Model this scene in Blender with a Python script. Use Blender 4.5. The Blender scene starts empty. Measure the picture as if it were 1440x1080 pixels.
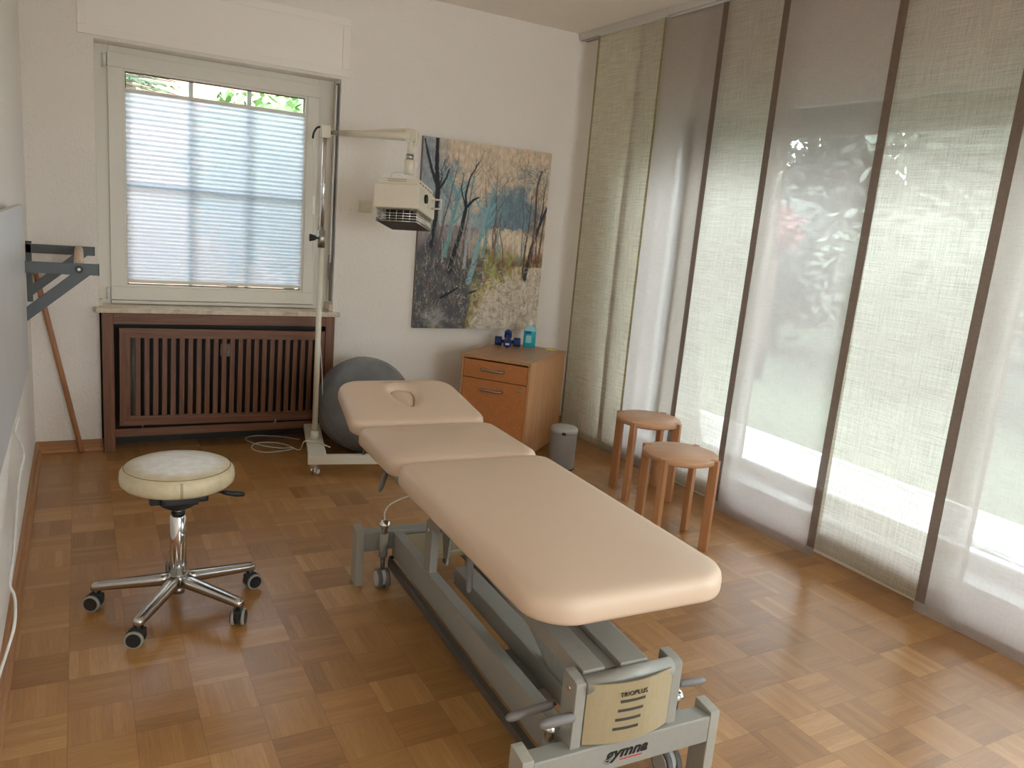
import bpy, bmesh, math, random
from mathutils import Vector, Matrix, Euler, noise as mnoise
random.seed(7)
C = bpy.context.scene.collection
R = math.radians
PI = math.pi

# ------------------------------------------------------------------ materials
MATS = {}
def mat(name):
    m = bpy.data.materials.new(name); m.use_nodes = True
    nt = m.node_tree; nt.nodes.clear()
    out = nt.nodes.new('ShaderNodeOutputMaterial')
    MATS[name] = m
    return m, nt, out

class NT:
    def __init__(s, nt): s.nt = nt
    def n(s, t, **kw):
        nd = s.nt.nodes.new(t)
        for k, v in kw.items(): setattr(nd, k, v)
        return nd
    def l(s, a, b): s.nt.links.new(a, b)
    def m(s, op, a, b=None, c=None, clamp=False):
        nd = s.nt.nodes.new('ShaderNodeMath'); nd.operation = op; nd.use_clamp = clamp
        for i, v in enumerate((a, b, c)):
            if v is None: continue
            if isinstance(v, (int, float)): nd.inputs[i].default_value = v
            else: s.nt.links.new(v, nd.inputs[i])
        return nd.outputs[0]
    def coords(s, kind='Object'):
        return s.n('ShaderNodeTexCoord').outputs[kind]
    def mapping(s, vec, scale=(1, 1, 1), loc=(0, 0, 0), rot=(0, 0, 0)):
        nd = s.n('ShaderNodeMapping'); s.l(vec, nd.inputs[0])
        nd.inputs['Scale'].default_value = scale; nd.inputs['Location'].default_value = loc; nd.inputs['Rotation'].default_value = rot
        return nd.outputs[0]
    def noise(s, vec, scale=5, detail=4, rough=.5, dist=0):
        nd = s.n('ShaderNodeTexNoise'); s.l(vec, nd.inputs['Vector'])
        nd.inputs['Scale'].default_value = scale; nd.inputs['Detail'].default_value = detail
        nd.inputs['Roughness'].default_value = rough; nd.inputs['Distortion'].default_value = dist
        return nd.outputs[0]
    def ramp(s, fac, stops):
        nd = s.n('ShaderNodeValToRGB'); s.l(fac, nd.inputs[0]); cr = nd.color_ramp
        while len(cr.elements) < len(stops): cr.elements.new(.5)
        for e, (p, c) in zip(cr.elements, stops):
            e.position = p; e.color = (c[0], c[1], c[2], 1) if not isinstance(c, (int, float)) else (c, c, c, 1)
        return nd.outputs[0]
    def mix(s, fac, a, b, blend='MIX'):
        nd = s.n('ShaderNodeMix', data_type='RGBA', blend_type=blend)
        for idx, v in ((0, fac), (6, a), (7, b)):
            if isinstance(v, (int, float)): nd.inputs[idx].default_value = v
            elif isinstance(v, tuple): nd.inputs[idx].default_value = (v[0], v[1], v[2], 1)
            else: s.l(v, nd.inputs[idx])
        return nd.outputs[2]
    def bump(s, h, strength=.2, dist=.01):
        nd = s.n('ShaderNodeBump'); s.l(h, nd.inputs['Height'])
        nd.inputs['Strength'].default_value = strength; nd.inputs['Distance'].default_value = dist
        return nd.outputs[0]
    def principled(s, out, color=None, rough=.5, metal=0, normal=None, spec=.5, coat=0, coat_r=.1, trans=0, ior=1.45, sss=0):
        p = s.n('ShaderNodeBsdfPrincipled')
        def put(k, v):
            if v is None: return
            if isinstance(v, tuple): p.inputs[k].default_value = (v[0], v[1], v[2], 1)
            elif isinstance(v, (int, float)): p.inputs[k].default_value = v
            else: s.l(v, p.inputs[k])
        put('Base Color', color); put('Roughness', rough); put('Metallic', metal); put('Normal', normal)
        put('Specular IOR Level', spec); put('Coat Weight', coat); put('Coat Roughness', coat_r)
        put('Transmission Weight', trans); put('IOR', ior)
        s.l(p.outputs[0], out.inputs[0]); return p

def simple(name, color, rough=.5, metal=0, nscale=40, var=.06, bump=.0, spec=.5, coat=0, bscale=None):
    m, nt, out = mat(name); N = NT(nt)
    v = N.coords()
    f = N.noise(v, nscale, 4)
    lo = tuple(max(0, c*(1-var)) for c in color); hi = tuple(min(1, c*(1+var)) for c in color)
    col = N.ramp(f, [(.3, lo), (.7, hi)])
    nrm = N.bump(N.noise(v, bscale or nscale*4, 3), bump, .002) if bump else None
    N.principled(out, col, rough, metal, nrm, spec, coat)
    return m

def wood(name, dark, light, axis='Z', scale=1., rough=.4, bump=.06, stretch=14, coat=.0, ring=.5):
    m, nt, out = mat(name); N = NT(nt)
    v = N.coords()
    s = [stretch*scale*3]*3; s['XYZ'.index(axis)] = scale*1.4
    mv = N.mapping(v, tuple(s))
    g1 = N.noise(mv, 1.6, 6, .65, .6)
    s2 = [x*4 for x in s]; s2['XYZ'.index(axis)] = scale*5
    g2 = N.noise(N.mapping(v, tuple(s2)), 2.2, 3, .6)
    f = N.m('ADD', N.m('MULTIPLY', g1, .7), N.m('MULTIPLY', g2, .3))
    mid = tuple((a+b)/2 for a, b in zip(dark, light))
    col = N.ramp(f, [(.33, dark), (.5, mid), (.66, light)])
    N.principled(out, col, rough, 0, N.bump(g2, bump, .002), .45, coat)
    return m

# plaster with a roller / woodchip texture
def plaster(name, color, bump=.5):
    m, nt, out = mat(name); N = NT(nt); v = N.coords()
    h1 = N.noise(v, 52, 5, .62, .8); h2 = N.noise(v, 190, 3, .6)
    h = N.m('ADD', h1, N.m('MULTIPLY', h2, .35))
    big = N.noise(v, 1.2, 3)
    col = N.ramp(big, [(.3, tuple(c*.975 for c in color)), (.7, color)])
    N.principled(out, col, .9, 0, N.bump(h, bump, .006), .25)
    return m
plaster('wall', (.92, .865, .80), 1.3)
plaster('wall_smooth', (.92, .87, .81), .12)
plaster('ceiling', (.91, .85, .78), .10)
plaster('render_outside', (.72, .70, .66), .3)

# parquet: mosaic of square tiles, strips turning at every tile
def parquet():
    m, nt, out = mat('parquet'); N = NT(nt); v = N.coords()
    sx = N.n('ShaderNodeSeparateXYZ'); N.l(v, sx.inputs[0])
    T, S = .17, 6
    u = N.m('DIVIDE', N.m('SUBTRACT', sx.outputs[0], .108 - 34), T); w = N.m('DIVIDE', N.m('SUBTRACT', sx.outputs[1], .13 - 34), T)
    iu = N.m('FLOOR', u); iw = N.m('FLOOR', w); fu = N.m('FRACT', u); fw = N.m('FRACT', w)
    par = N.m('MODULO', N.m('ADD', N.m('ADD', iu, iw), .5), 2.0)
    par = N.m('GREATER_THAN', par, 1.0)           # 0: strips along X, 1: strips along Y
    inv = N.m('SUBTRACT', 1.0, par)
    across = N.m('ADD', N.m('MULTIPLY', fw, inv), N.m('MULTIPLY', fu, par))
    along = N.m('ADD', N.m('MULTIPLY', fu, inv), N.m('MULTIPLY', fw, par))
    sa = N.m('MULTIPLY', across, S); si = N.m('FLOOR', sa); sf = N.m('FRACT', sa)
    cmb = N.n('ShaderNodeCombineXYZ'); N.l(iu, cmb.inputs[0]); N.l(iw, cmb.inputs[1]); N.l(si, cmb.inputs[2])
    wn = N.n('ShaderNodeTexWhiteNoise'); N.l(cmb.outputs[0], wn.inputs['Vector'])
    cmb2 = N.n('ShaderNodeCombineXYZ'); N.l(iu, cmb2.inputs[0]); N.l(iw, cmb2.inputs[1])
    wt = N.n('ShaderNodeTexWhiteNoise'); N.l(cmb2.outputs[0], wt.inputs['Vector'])
    # grain coordinates, shifted per strip
    gc = N.n('ShaderNodeCombineXYZ')
    N.l(N.m('ADD', N.m('MULTIPLY', along, 1.1), N.m('MULTIPLY', wn.outputs[0], 40)), gc.inputs[0])
    N.l(N.m('ADD', N.m('MULTIPLY', across, 15), N.m('MULTIPLY', wt.outputs[0], 60)), gc.inputs[1])
    N.l(N.m('MULTIPLY', iu, 3.3), gc.inputs[2])
    g = N.noise(gc.outputs[0], 1.7, 6, .68, .9)
    gc2 = N.mapping(gc.outputs[0], (3, 5, 1))
    g2 = N.noise(gc2, 3, 3, .6)
    base = N.m('ADD', N.m('MULTIPLY', N.m('POWER', wn.outputs[0], 1.5), .17), N.m('MULTIPLY', wt.outputs[0], .30))
    f = N.m('ADD', base, N.m('ADD', N.m('MULTIPLY', g, .55), N.m('MULTIPLY', g2, .20)))
    col = N.ramp(f, [(.22, (.20, .090, .027)), (.50, (.335, .162, .052)), (.72, (.42, .215, .074)), (.95, (.55, .32, .13))])
    # fine gaps
    e1 = N.m('MINIMUM', sf, N.m('SUBTRACT', 1.0, sf))
    gap = N.m('LESS_THAN', e1, .022)
    e2 = N.m('MINIMUM', N.m('MINIMUM', fu, N.m('SUBTRACT', 1.0, fu)), N.m('MINIMUM', fw, N.m('SUBTRACT', 1.0, fw)))
    gap2 = N.m('LESS_THAN', e2, .007)
    gp = N.m('MAXIMUM', N.m('MULTIPLY', gap, .22), N.m('MULTIPLY', gap2, .40))
    col = N.mix(gp, col, (.13, .06, .025))
    big = N.noise(v, 1.3, 3, .5)
    rough = N.m('ADD', .21, N.m('ADD', N.m('MULTIPLY', big, .12), N.m('MULTIPLY', g2, .08)))
    h = N.m('SUBTRACT', N.m('ADD', N.m('MULTIPLY', g2, .25), N.m('MULTIPLY', N.noise(v, 9, 2), .6)), gp)
    N.principled(out, col, rough, 0, N.bump(h, .10, .003), .5, .25, .22)
parquet()

wood('walnut', (.105, .040, .020), (.235, .105, .058), 'X', 1, .38)
wood('walnut_upright', (.105, .040, .020), (.235, .105, .058), 'Z', 1, .38)
wood('skirting_wood', (.33, .155, .065), (.50, .265, .125), 'X', 1, .45)
wood('skirting_wood_y', (.33, .155, .065), (.50, .265, .125), 'Y', 1, .45)
wood('cabinet_wood', (.36, .165, .070), (.56, .300, .145), 'Z', .8, .38)
wood('cabinet_top_wood', (.36, .180, .080), (.50, .270, .130), 'X', .8, .32)
wood('drawer_wood', (.40, .145, .045), (.52, .205, .070), 'X', .7, .35)
wood('stool_wood', (.38, .170, .070), (.50, .250, .120), 'Z', 1.2, .38)
wood('stool_seat_wood', (.50, .275, .150), (.60, .350, .205), 'X', 1.0, .38)
wood('stick_wood', (.28, .115, .045), (.42, .195, .085), 'Z', 1, .42)
wood('dowel_wood', (.55, .38, .25), (.72, .54, .38), 'Y', 1, .5)
simple('vinyl_beige', (.63, .475, .355), .42, 0, 300, .02, .10, .45, bscale=900)
simple('bed_metal', (.28, .268, .237), .38, 0, 60, .03, .03)
simple('bed_metal_shade', (.27, .27, .245), .45, 0, 60, .03)
simple('bed_cover', (.38, .31, .19), .35, .25, 80, .03)
simple('foot_cap', (.34, .32, .27), .45, 0, 60, .03)
simple('chrome', (.78, .78, .77), .12, 1.0, 60, .02)
simple('brushed_steel', (.45, .44, .42), .32, 1.0, 200, .05)
simple('dark_metal', (.13, .12, .115), .42, .6, 60, .05)
simple('grip_grey', (.17, .155, .15), .55, 0, 60, .05, .05)
simple('black_plastic', (.018, .018, .02), .45, 0, 60, .1)
simple('rubber_grey', (.16, .155, .15), .6, 0, 60, .1)
simple('polished_alu', (.60, .58, .56), .22, 1.0, 90, .05)
simple('castor_tread', (.34, .32, .27), .5, 0, 60, .05)
simple('wheel_light', (.52, .51, .48), .45, 0, 60, .03)
simple('cream_plastic', (.70, .645, .52), .42, 0, 60, .02)
simple('cream_metal', (.71, .665, .56), .38, 0, 60, .02)
simple('lamp_cream', (.73, .665, .55), .40, 0, 60, .02)
simple('white_plastic', (.80, .79, .76), .4, 0, 60, .02)
simple('window_frame', (.74, .70, .62), .38, 0, 30, .01)
simple('glazing_bar', (.74, .73, .70), .4, 0, 30, .01)
simple('seal_black', (.012, .012, .012), .6)
simple('ball_rubber', (.165, .17, .175), .27, 0, 12, .10, .02, .6)
simple('bin_grey', (.33, .315, .30), .42, .25, 60, .03)
simple('bin_lid', (.42, .405, .39), .45, .2, 60, .03)
simple('dumbbell_blue', (.008, .035, .16), .32, 0, 100, .1)
simple('label_white', (.75, .75, .75), .5)
simple('label_blue', (.02, .05, .28), .5)
simple('liquid_cyan', (.015, .42, .50), .15, 0, 30, .03, 0, .6, .4)
simple('bottle_plastic', (.30, .62, .66), .2, 0, 30, .03)
simple('note_yellow', (.72, .62, .22), .7)
simple('panel_grey', (.50, .485, .48), .33, 0, 3, .06, .02, .5)
simple('bracket_grey', (.095, .104, .108), .48, .2, 60, .05)
simple('rail_alu', (.62, .60, .57), .45, .2, 60, .03)
simple('outlet_beige', (.68, .62, .50), .45)
simple('cable_white', (.68, .66, .62), .5)
simple('radiator_shaded', (.035, .033, .030), .6)  # shade behind the cover slats is put into this radiator colour
simple('radiator_white', (.34, .35, .30), .5)
simple('terrace', (.37, .365, .36), .8, 0, 6, .08, .2)
simple('stone_white', (.8, .8, .78), .7, 0, 30, .05)
simple('lawn', (.105, .125, .085), .9, 0, 14, .25, .5, .1)
simple('leaf_laurel', (.085, .17, .04), .35, 0, 3, .55, 0, .5)
simple('leaf_hedge', (.06, .075, .062), .6, 0, 2.5, .5)
simple('leaf_conifer', (.04, .075, .03), .7, 0, 6, .4)
simple('leaf_light', (.14, .165, .13), .6, 0, 3, .4)
simple('blossom', (.28, .13, .13), .6, 0, 9, .2)
simple('bark', (.10, .07, .05), .9, 0, 12, .3, .4)
simple('roof_tile', (.30, .12, .07), .8, 0, 8, .2)
simple('print_black', (.01, .01, .012), .5)
simple('print_red', (.45, .02, .03), .5)
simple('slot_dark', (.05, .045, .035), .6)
simple('shutter_grey', (.30, .29, .27), .8, 0, 20, .04)
simple('grill_wire', (.72, .71, .68), .25, .9)
simple('grill_dark', (.10, .09, .08), .45, .6)
simple('seam_thread', (.22, .17, .10), .8)

# peach coloured masonry house wall
def brickwall():
    m, nt, out = mat('peach_brick'); N = NT(nt); v = N.coords()
    sx = N.n('ShaderNodeSeparateXYZ'); N.l(v, sx.inputs[0])
    cb = N.n('ShaderNodeCombineXYZ'); N.l(N.m('ADD', sx.outputs[0], sx.outputs[1]), cb.inputs[0]); N.l(sx.outputs[2], cb.inputs[1])
    b = N.n('ShaderNodeTexBrick'); N.l(cb.outputs[0], b.inputs['Vector'])
    b.inputs['Scale'].default_value = 4; b.inputs['Mortar Size'].default_value = .012
    b.inputs['Color1'].default_value = (.50, .27, .18, 1); b.inputs['Color2'].default_value = (.44, .22, .14, 1); b.inputs['Mortar'].default_value = (.46, .36, .30, 1)
    N.principled(out, b.outputs[0], .85)
brickwall()

# marble sill
m, nt, out = mat('marble'); N = NT(nt); v = N.coords()
f = N.noise(N.mapping(v, (1, 2.2, 1)), 7, 8, .7, 1.5)
N.principled(out, N.ramp(f, [(.32, (.42, .31, .22)), (.5, (.66, .55, .42)), (.7, (.76, .67, .54))]), .22)

# worn cream leather: the sitting surface is rubbed pale
m, nt, out = mat('leather_cream'); N = NT(nt); v = N.coords()
sx = N.n('ShaderNodeSeparateXYZ'); N.l(v, sx.inputs[0])
r = N.m('SQRT', N.m('ADD', N.m('POWER', sx.outputs[0], 2), N.m('POWER', N.m('MULTIPLY', sx.outputs[1], 1.0), 2)))
nz = N.noise(v, 14, 5, .6)
d = N.m('ADD', r, N.m('MULTIPLY', N.m('SUBTRACT', nz, .5), .06))
f = N.n('ShaderNodeMapRange'); N.l(d, f.inputs[0]); f.inputs[1].default_value = .120; f.inputs[2].default_value = .165
top = N.m('GREATER_THAN', sx.outputs[2], .53)
worn = N.m('MULTIPLY', N.m('SUBTRACT', 1.0, f.outputs[0], clamp=True), top)
mott = N.noise(v, 30, 4, .6)
creamc = N.ramp(mott, [(.3, (.52, .43, .27)), (.7, (.62, .53, .36))])
wc = N.ramp(mott, [(.35, (.66, .61, .53)), (.7, (.78, .75, .69))])
col = N.mix(N.m('MULTIPLY', worn, .95), creamc, wc)
N.principled(out, col, .34, 0, N.bump(N.noise(v, 350, 3), .08, .001), .5)

# glass: thin, clear
m, nt, out = mat('glass'); N = NT(nt)
tr = N.n('ShaderNodeBsdfTransparent'); tr.inputs[0].default_value = (.93, .96, .95, 1)
gl = N.n('ShaderNodeBsdfGlossy'); gl.inputs['Roughness'].default_value = .02
fr = N.n('ShaderNodeFresnel'); fr.inputs[0].default_value = 1.35
mx = N.n('ShaderNodeMixShader'); N.l(fr.outputs[0], mx.inputs[0]); N.l(tr.outputs[0], mx.inputs[1]); N.l(gl.outputs[0], mx.inputs[2]); N.l(mx.outputs[0], out.inputs[0])

# curtain cloth: woven threads (diffuse + translucent) with open gaps between them
def cloth(name, color, open_lo, open_hi, trans=.6, fine=True):
    m, nt, out = mat(name); N = NT(nt); v = N.coords()
    if fine:
        a = N.noise(N.mapping(v, (1, 160, 10)), 1.6, 3, .7); b = N.noise(N.mapping(v, (1, 9, 190)), 1.6, 3, .7)
        c = N.noise(v, 240, 2, .6)
    else:
        a = N.noise(N.mapping(v, (1, 110, 4)), 1.4, 4, .75); b = N.noise(N.mapping(v, (1, 3.2, 150)), 1.4, 4, .78)
        c = N.noise(v, 150, 2, .6)
    f = N.m('ADD', N.m('ADD', N.m('MULTIPLY', a, .36), N.m('MULTIPLY', b, .44)), N.m('MULTIPLY', c, .20))
    mr = N.n('ShaderNodeMapRange'); N.l(f, mr.inputs[0]); mr.inputs[1].default_value = .38; mr.inputs[2].default_value = .62
    mr.inputs[3].default_value = open_lo; mr.inputs[4].default_value = open_hi
    col = N.ramp(f, [(.36, tuple(x*(.74 if fine else .50) for x in color)), (.60, tuple(min(1, x*1.12) for x in color))])
    df = N.n('ShaderNodeBsdfDiffuse'); tl = N.n('ShaderNodeBsdfTranslucent'); N.l(col, df.inputs[0]); N.l(col, tl.inputs[0])
    m1 = N.n('ShaderNodeMixShader'); m1.inputs[0].default_value = trans; N.l(df.outputs[0], m1.inputs[1]); N.l(tl.outputs[0], m1.inputs[2])
    tr = N.n('ShaderNodeBsdfTransparent')
    m2 = N.n('ShaderNodeMixShader'); N.l(mr.outputs[0], m2.inputs[0]); N.l(m1.outputs[0], m2.inputs[1]); N.l(tr.outputs[0], m2.inputs[2])
    N.l(m2.outputs[0], out.inputs[0])
cloth('cloth_taupe', (.60, .54, .515), .20, .36, .60)
cloth('cloth_cream', (.76, .70, .62), .05, .24, .62, False)
cloth('cloth_ecru', (.93, .87, .72), .02, .10, .55, False)
cloth('hem_brown', (.24, .175, .14), .02, .10, .35)
cloth('hem_olive', (.50, .43, .25), .02, .10, .45, False)
cloth('hem_cream', (.74, .70, .58), .02, .08, .5, False)
cloth('hem_taupe', (.52, .45, .42), .03, .12, .45)
# pleated blind paper
m, nt, out = mat('blind_paper'); N = NT(nt)
df = N.n('ShaderNodeBsdfDiffuse'); tl = N.n('ShaderNodeBsdfTranslucent'); 
cc = N.ramp(N.noise(N.coords(), 60, 3), [(.3, (.70, .76, .86)), (.7, (.76, .82, .90))]); N.l(cc, df.inputs[0]); N.l(cc, tl.inputs[0])
m1 = N.n('ShaderNodeMixShader'); m1.inputs[0].default_value = .62; N.l(df.outputs[0], m1.inputs[1]); N.l(tl.outputs[0], m1.inputs[2])
tr = N.n('ShaderNodeBsdfTransparent'); m2 = N.n('ShaderNodeMixShader'); m2.inputs[0].default_value = .07
N.l(m1.outputs[0], m2.inputs[1]); N.l(tr.outputs[0], m2.inputs[2]); N.l(m2.outputs[0], out.inputs[0])
# painting: colours stored on the canvas
m, nt, out = mat('canvas_paint'); N = NT(nt)
at = N.n('ShaderNodeAttribute', attribute_name='paint')
N.principled(out, at.outputs[0], .5, 0, N.bump(N.noise(N.coords(), 90, 4), .25, .002), .4)
simple('canvas_edge', (.22, .19, .17), .8)

M = MATS
# ------------------------------------------------------------------ mesh builder
class MB:
    def __init__(s): s.bm = bmesh.new(); s.sm = []
    def _merge(s, b, smooth=False):
        for f in b.faces: f.smooth = smooth
        me = bpy.data.meshes.new('tmp'); b.to_mesh(me); b.free(); s.bm.from_mesh(me); bpy.data.meshes.remove(me)
        return s
    def box(s, x0, x1, y0, y1, z0, z1, bev=0, seg=2, M4=None):
        b = bmesh.new(); bmesh.ops.create_cube(b, size=1)
        bmesh.ops.transform(b, matrix=Matrix.Translation(((x0+x1)/2, (y0+y1)/2, (z0+z1)/2)) @ Matrix.Diagonal((abs(x1-x0), abs(y1-y0), abs(z1-z0), 1)), verts=b.verts)
        if bev: bmesh.ops.bevel(b, geom=b.edges[:], offset=bev, segments=seg, affect='EDGES', profile=.6)
        if M4: bmesh.ops.transform(b, matrix=M4, verts=b.verts)
        return s._merge(b)
    def bar(s, a, b_, w, h, up=(0, 0, 1), bev=.002):
        a = Vector(a); b_ = Vector(b_); d = b_-a; L = d.length; d.normalize()
        up = Vector(up); x = d.cross(up); x.normalize(); u = x.cross(d)
        m4 = Matrix((( x.x, d.x, u.x, (a.x+b_.x)/2), (x.y, d.y, u.y, (a.y+b_.y)/2), (x.z, d.z, u.z, (a.z+b_.z)/2), (0, 0, 0, 1)))
        return s.box(-w/2, w/2, -L/2, L/2, -h/2, h/2, bev, 2, m4)
    def cyl(s, a, b_, r, r2=None, n=24, cap=True):
        a = Vector(a); b_ = Vector(b_); d = b_-a
        b = bmesh.new(); bmesh.ops.create_cone(b, cap_ends=cap, segments=n, radius1=r, radius2=r if r2 is None else r2, depth=d.length)
        q = Vector((0, 0, 1)).rotation_difference(d.normalized())
        bmesh.ops.transform(b, matrix=Matrix.Translation((a+b_)/2) @ q.to_matrix().to_4x4(), verts=b.verts)
        for f in b.faces: f.smooth = len(f.verts) == 4
        me = bpy.data.meshes.new('tmp'); b.to_mesh(me); b.free(); s.bm.from_mesh(me); bpy.data.meshes.remove(me)
        return s
    def sphere(s, c, r, sc=(1, 1, 1), n=24):
        b = bmesh.new(); bmesh.ops.create_uvsphere(b, u_segments=n, v_segments=n//2, radius=r)
        bmesh.ops.transform(b, matrix=Matrix.Translation(c) @ Matrix.Diagonal((*sc, 1)), verts=b.verts)
        return s._merge(b, True)
    def lathe(s, prof, n=40, c=(0, 0, 0), M4=None, sharp=None):
        b = bmesh.new(); rings = []
        for r, z in prof:
            if r < 1e-5: rings.append([b.verts.new((c[0], c[1], c[2]+z))])
            else: rings.append([b.verts.new((c[0]+r*math.cos(2*PI*k/n), c[1]+r*math.sin(2*PI*k/n), c[2]+z)) for k in range(n)])
        for p, q in zip(rings, rings[1:]):
            for k in range(n):
                k2 = (k+1) % n
                if len(p) == 1 and len(q) == 1: continue
                if len(p) == 1: b.faces.new((p[0], q[k2], q[k]))
                elif len(q) == 1: b.faces.new((p[k], p[k2], q[0]))
                else: b.faces.new((p[k], p[k2], q[k2], q[k]))
        bmesh.ops.recalc_face_normals(b, faces=b.faces[:])
        if M4: bmesh.ops.transform(b, matrix=M4, verts=b.verts)
        return s._merge(b, True)
    def tube(s, pts, r, n=10, closed=False):
        pts = [Vector(p) for p in pts]; b = bmesh.new(); rings = []; N_ = len(pts)
        prev = None
        for i, p in enumerate(pts):
            t = (pts[min(i+1, N_-1)] - pts[max(i-1, 0)]) if not closed else (pts[(i+1) % N_]-pts[i-1])
            t.normalize()
            if prev is None:
                x = t.orthogonal().normalized()
            else:
                x = prev - t*prev.dot(t); x.normalize()
            prev = x; y = t.cross(x)
            rr = r[i] if isinstance(r, (list, tuple)) else r
            rings.append([b.verts.new(p + rr*(x*math.cos(2*PI*k/n)+y*math.sin(2*PI*k/n))) for k in range(n)])
        prs = list(zip(rings, rings[1:]))
        for p, q in prs:
            for k in range(n): b.faces.new((p[k], p[(k+1) % n], q[(k+1) % n], q[k]))
        if closed:
            p, q = rings[-1], rings[0]
            # best matching rotation
            off = min(range(n), key=lambda o: sum((p[k].co-q[(k+o) % n].co).length for k in range(n)))
            for k in range(n): b.faces.new((p[k], p[(k+1) % n], q[(k+1+off) % n], q[(k+off) % n]))
        else:
            b.faces.new(rings[0][::-1]); b.faces.new(rings[-1])
        bmesh.ops.recalc_face_normals(b, faces=b.faces[:])
        return s._merge(b, True)
    def prism(s, poly, axis, a, b_, bev=0, M4=None):
        """poly: 2-D outline; axis the extrusion axis"""
        b = bmesh.new()
        def P(p, t):
            return {'X': (t, p[0], p[1]), 'Y': (p[0], t, p[1]), 'Z': (p[0], p[1], t)}[axis]
        v0 = [b.verts.new(P(p, a)) for p in poly]; v1 = [b.verts.new(P(p, b_)) for p in poly]
        n = len(poly)
        b.faces.new(v0); b.faces.new(v1[::-1])
        for k in range(n): b.faces.new((v0[k], v0[(k+1) % n], v1[(k+1) % n], v1[k]))
        bmesh.ops.recalc_face_normals(b, faces=b.faces[:])
        if bev: bmesh.ops.bevel(b, geom=b.edges[:], offset=bev, segments=2, affect='EDGES', profile=.6)
        if M4: bmesh.ops.transform(b, matrix=M4, verts=b.verts)
        return s._merge(b)
    def build(s, name, m, parent=None, loc=None, smooth=None, kind=None, label=None):
        me = bpy.data.meshes.new(name); s.bm.to_mesh(me); s.bm.free()
        if smooth is not None:
            for p in me.polygons: p.use_smooth = smooth
        me.materials.append(M[m] if isinstance(m, str) else m)
        o = bpy.data.objects.new(name, me); C.objects.link(o)
        if parent: o.parent = parent
        if loc: o.location = loc
        if kind: o['kind'] = kind
        if label: o['label'] = label
        return o

def arc(p0, p1, p2, n=8):
    p0, p1, p2 = Vector(p0), Vector(p1), Vector(p2)
    return [(1-t)**2*p0+2*t*(1-t)*p1+t*t*p2 for t in [i/n for i in range(n+1)]]
def spline(pts, n=8):
    pts = [Vector(p) for p in pts]; out = []
    P = [2*pts[0]-pts[1]]+pts+[2*pts[-1]-pts[-2]]
    for i in range(1, len(P)-2):
        for k in range(n):
            t = k/n
            out.append(.5*((2*P[i])+(-P[i-1]+P[i+1])*t+(2*P[i-1]-5*P[i]+4*P[i+1]-P[i+2])*t*t+(-P[i-1]+3*P[i]-3*P[i+1]+P[i+2])*t**3))
    out.append(pts[-1]); return out
def tag(o, label, cat, group=None, kind=None):
    o['label'] = label; o['category'] = cat
    if group: o['group'] = group
    if kind: o['kind'] = kind
    return o
def thing(name, label, cat, loc=(0, 0, 0), rz=0, group=None):
    o = bpy.data.objects.new(name, None); C.objects.link(o); o.empty_display_size = .1
    o.location = loc; o.rotation_euler = (0, 0, rz)
    return tag(o, label, cat, group)
def copy_tree(o, parent=None):
    c = o.copy(); C.objects.link(c)
    if parent: c.parent = parent
    for ch in [x for x in bpy.data.objects if x.parent == o]: copy_tree(ch, c)
    return c
def struct(name, mb, m, parent=None):
    return mb.build(name, m, parent, kind='structure')

# ------------------------------------------------------------------ camera (eye at x=0, y=0, 1.5 m up)
cam_d = bpy.data.cameras.new('camera'); cam = bpy.data.objects.new('camera', cam_d); C.objects.link(cam)
a_, t_, r_ = R(29.4815717), R(11.6648707), R(4.99206)
fw = Vector((math.sin(a_)*math.cos(t_), math.cos(a_)*math.cos(t_), -math.sin(t_)))
rt = fw.cross(Vector((0, 0, 1))).normalized(); up = rt.cross(fw)
Rr = math.cos(r_)*rt+math.sin(r_)*up; Uu = -math.sin(r_)*rt+math.cos(r_)*up
cam.matrix_world = Matrix(((Rr.x, Uu.x, -fw.x, 0), (Rr.y, Uu.y, -fw.y, 0), (Rr.z, Uu.z, -fw.z, 1.5), (0, 0, 0, 1)))
cam_d.sensor_width = 36; cam_d.sensor_fit = 'HORIZONTAL'; cam_d.lens = 1095.092/1440*36; cam_d.clip_start = .02; cam_d.clip_end = 200
bpy.context.scene.camera = cam

# ------------------------------------------------------------------ room shell
XL, XR, YB, YF, ZC = -.245, 3.35, 4.96, -2.6, 2.83
T = .30
struct('floor', MB().box(XL-T, XR+.02, YF-T, YB+T, -.12, 0), 'parquet')
struct('ceiling', MB().box(XL-T, XR+T, YF-T, YB+T, ZC, ZC+.2), 'ceiling')
struct('wall_left', MB().box(XL-T, XL, YF-T, YB+T, 0, ZC), 'wall')
w = MB(); w.box(XL, .55, YF-T, YF, 0, ZC); w.box(2.75, XR+T, YF-T, YF, 0, ZC); w.box(.55, 2.75, YF-T, YF, 0, .85); w.box(.55, 2.75, YF-T, YF, 2.30, ZC)
struct('wall_front', w, 'wall')
w3 = bpy.data.objects.new('added_window_3', None); C.objects.link(w3); w3['kind'] = 'structure'  # unseen window added behind the camera to brighten the room
w = MB(); w.box(.55, 2.75, YF-.20, YF-.13, .85, .91); w.box(.55, 2.75, YF-.20, YF-.13, 2.24, 2.30); w.box(.55, .61, YF-.20, YF-.13, .91, 2.24); w.box(2.69, 2.75, YF-.20, YF-.13, .91, 2.24)
w.build('window_frame', 'window_frame', w3); MB().box(.61, 2.69, YF-.17, YF-.166, .91, 2.24).build('pane', 'glass', w3)
WX0, WX1, WZ0, WZ1 = .088, 1.425, .815, 2.265     # niche of the small window (whole niche reaches the floor behind the cover)
w = MB()
w.box(XL, WX0, YB, YB+T, 0, ZC); w.box(WX1, XR+T, YB, YB+T, 0, ZC); w.box(WX0, WX1, YB, YB+T, WZ1, ZC)
w.box(WX0, WX1, YB+.12, YB+T, 0, WZ0)
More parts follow.
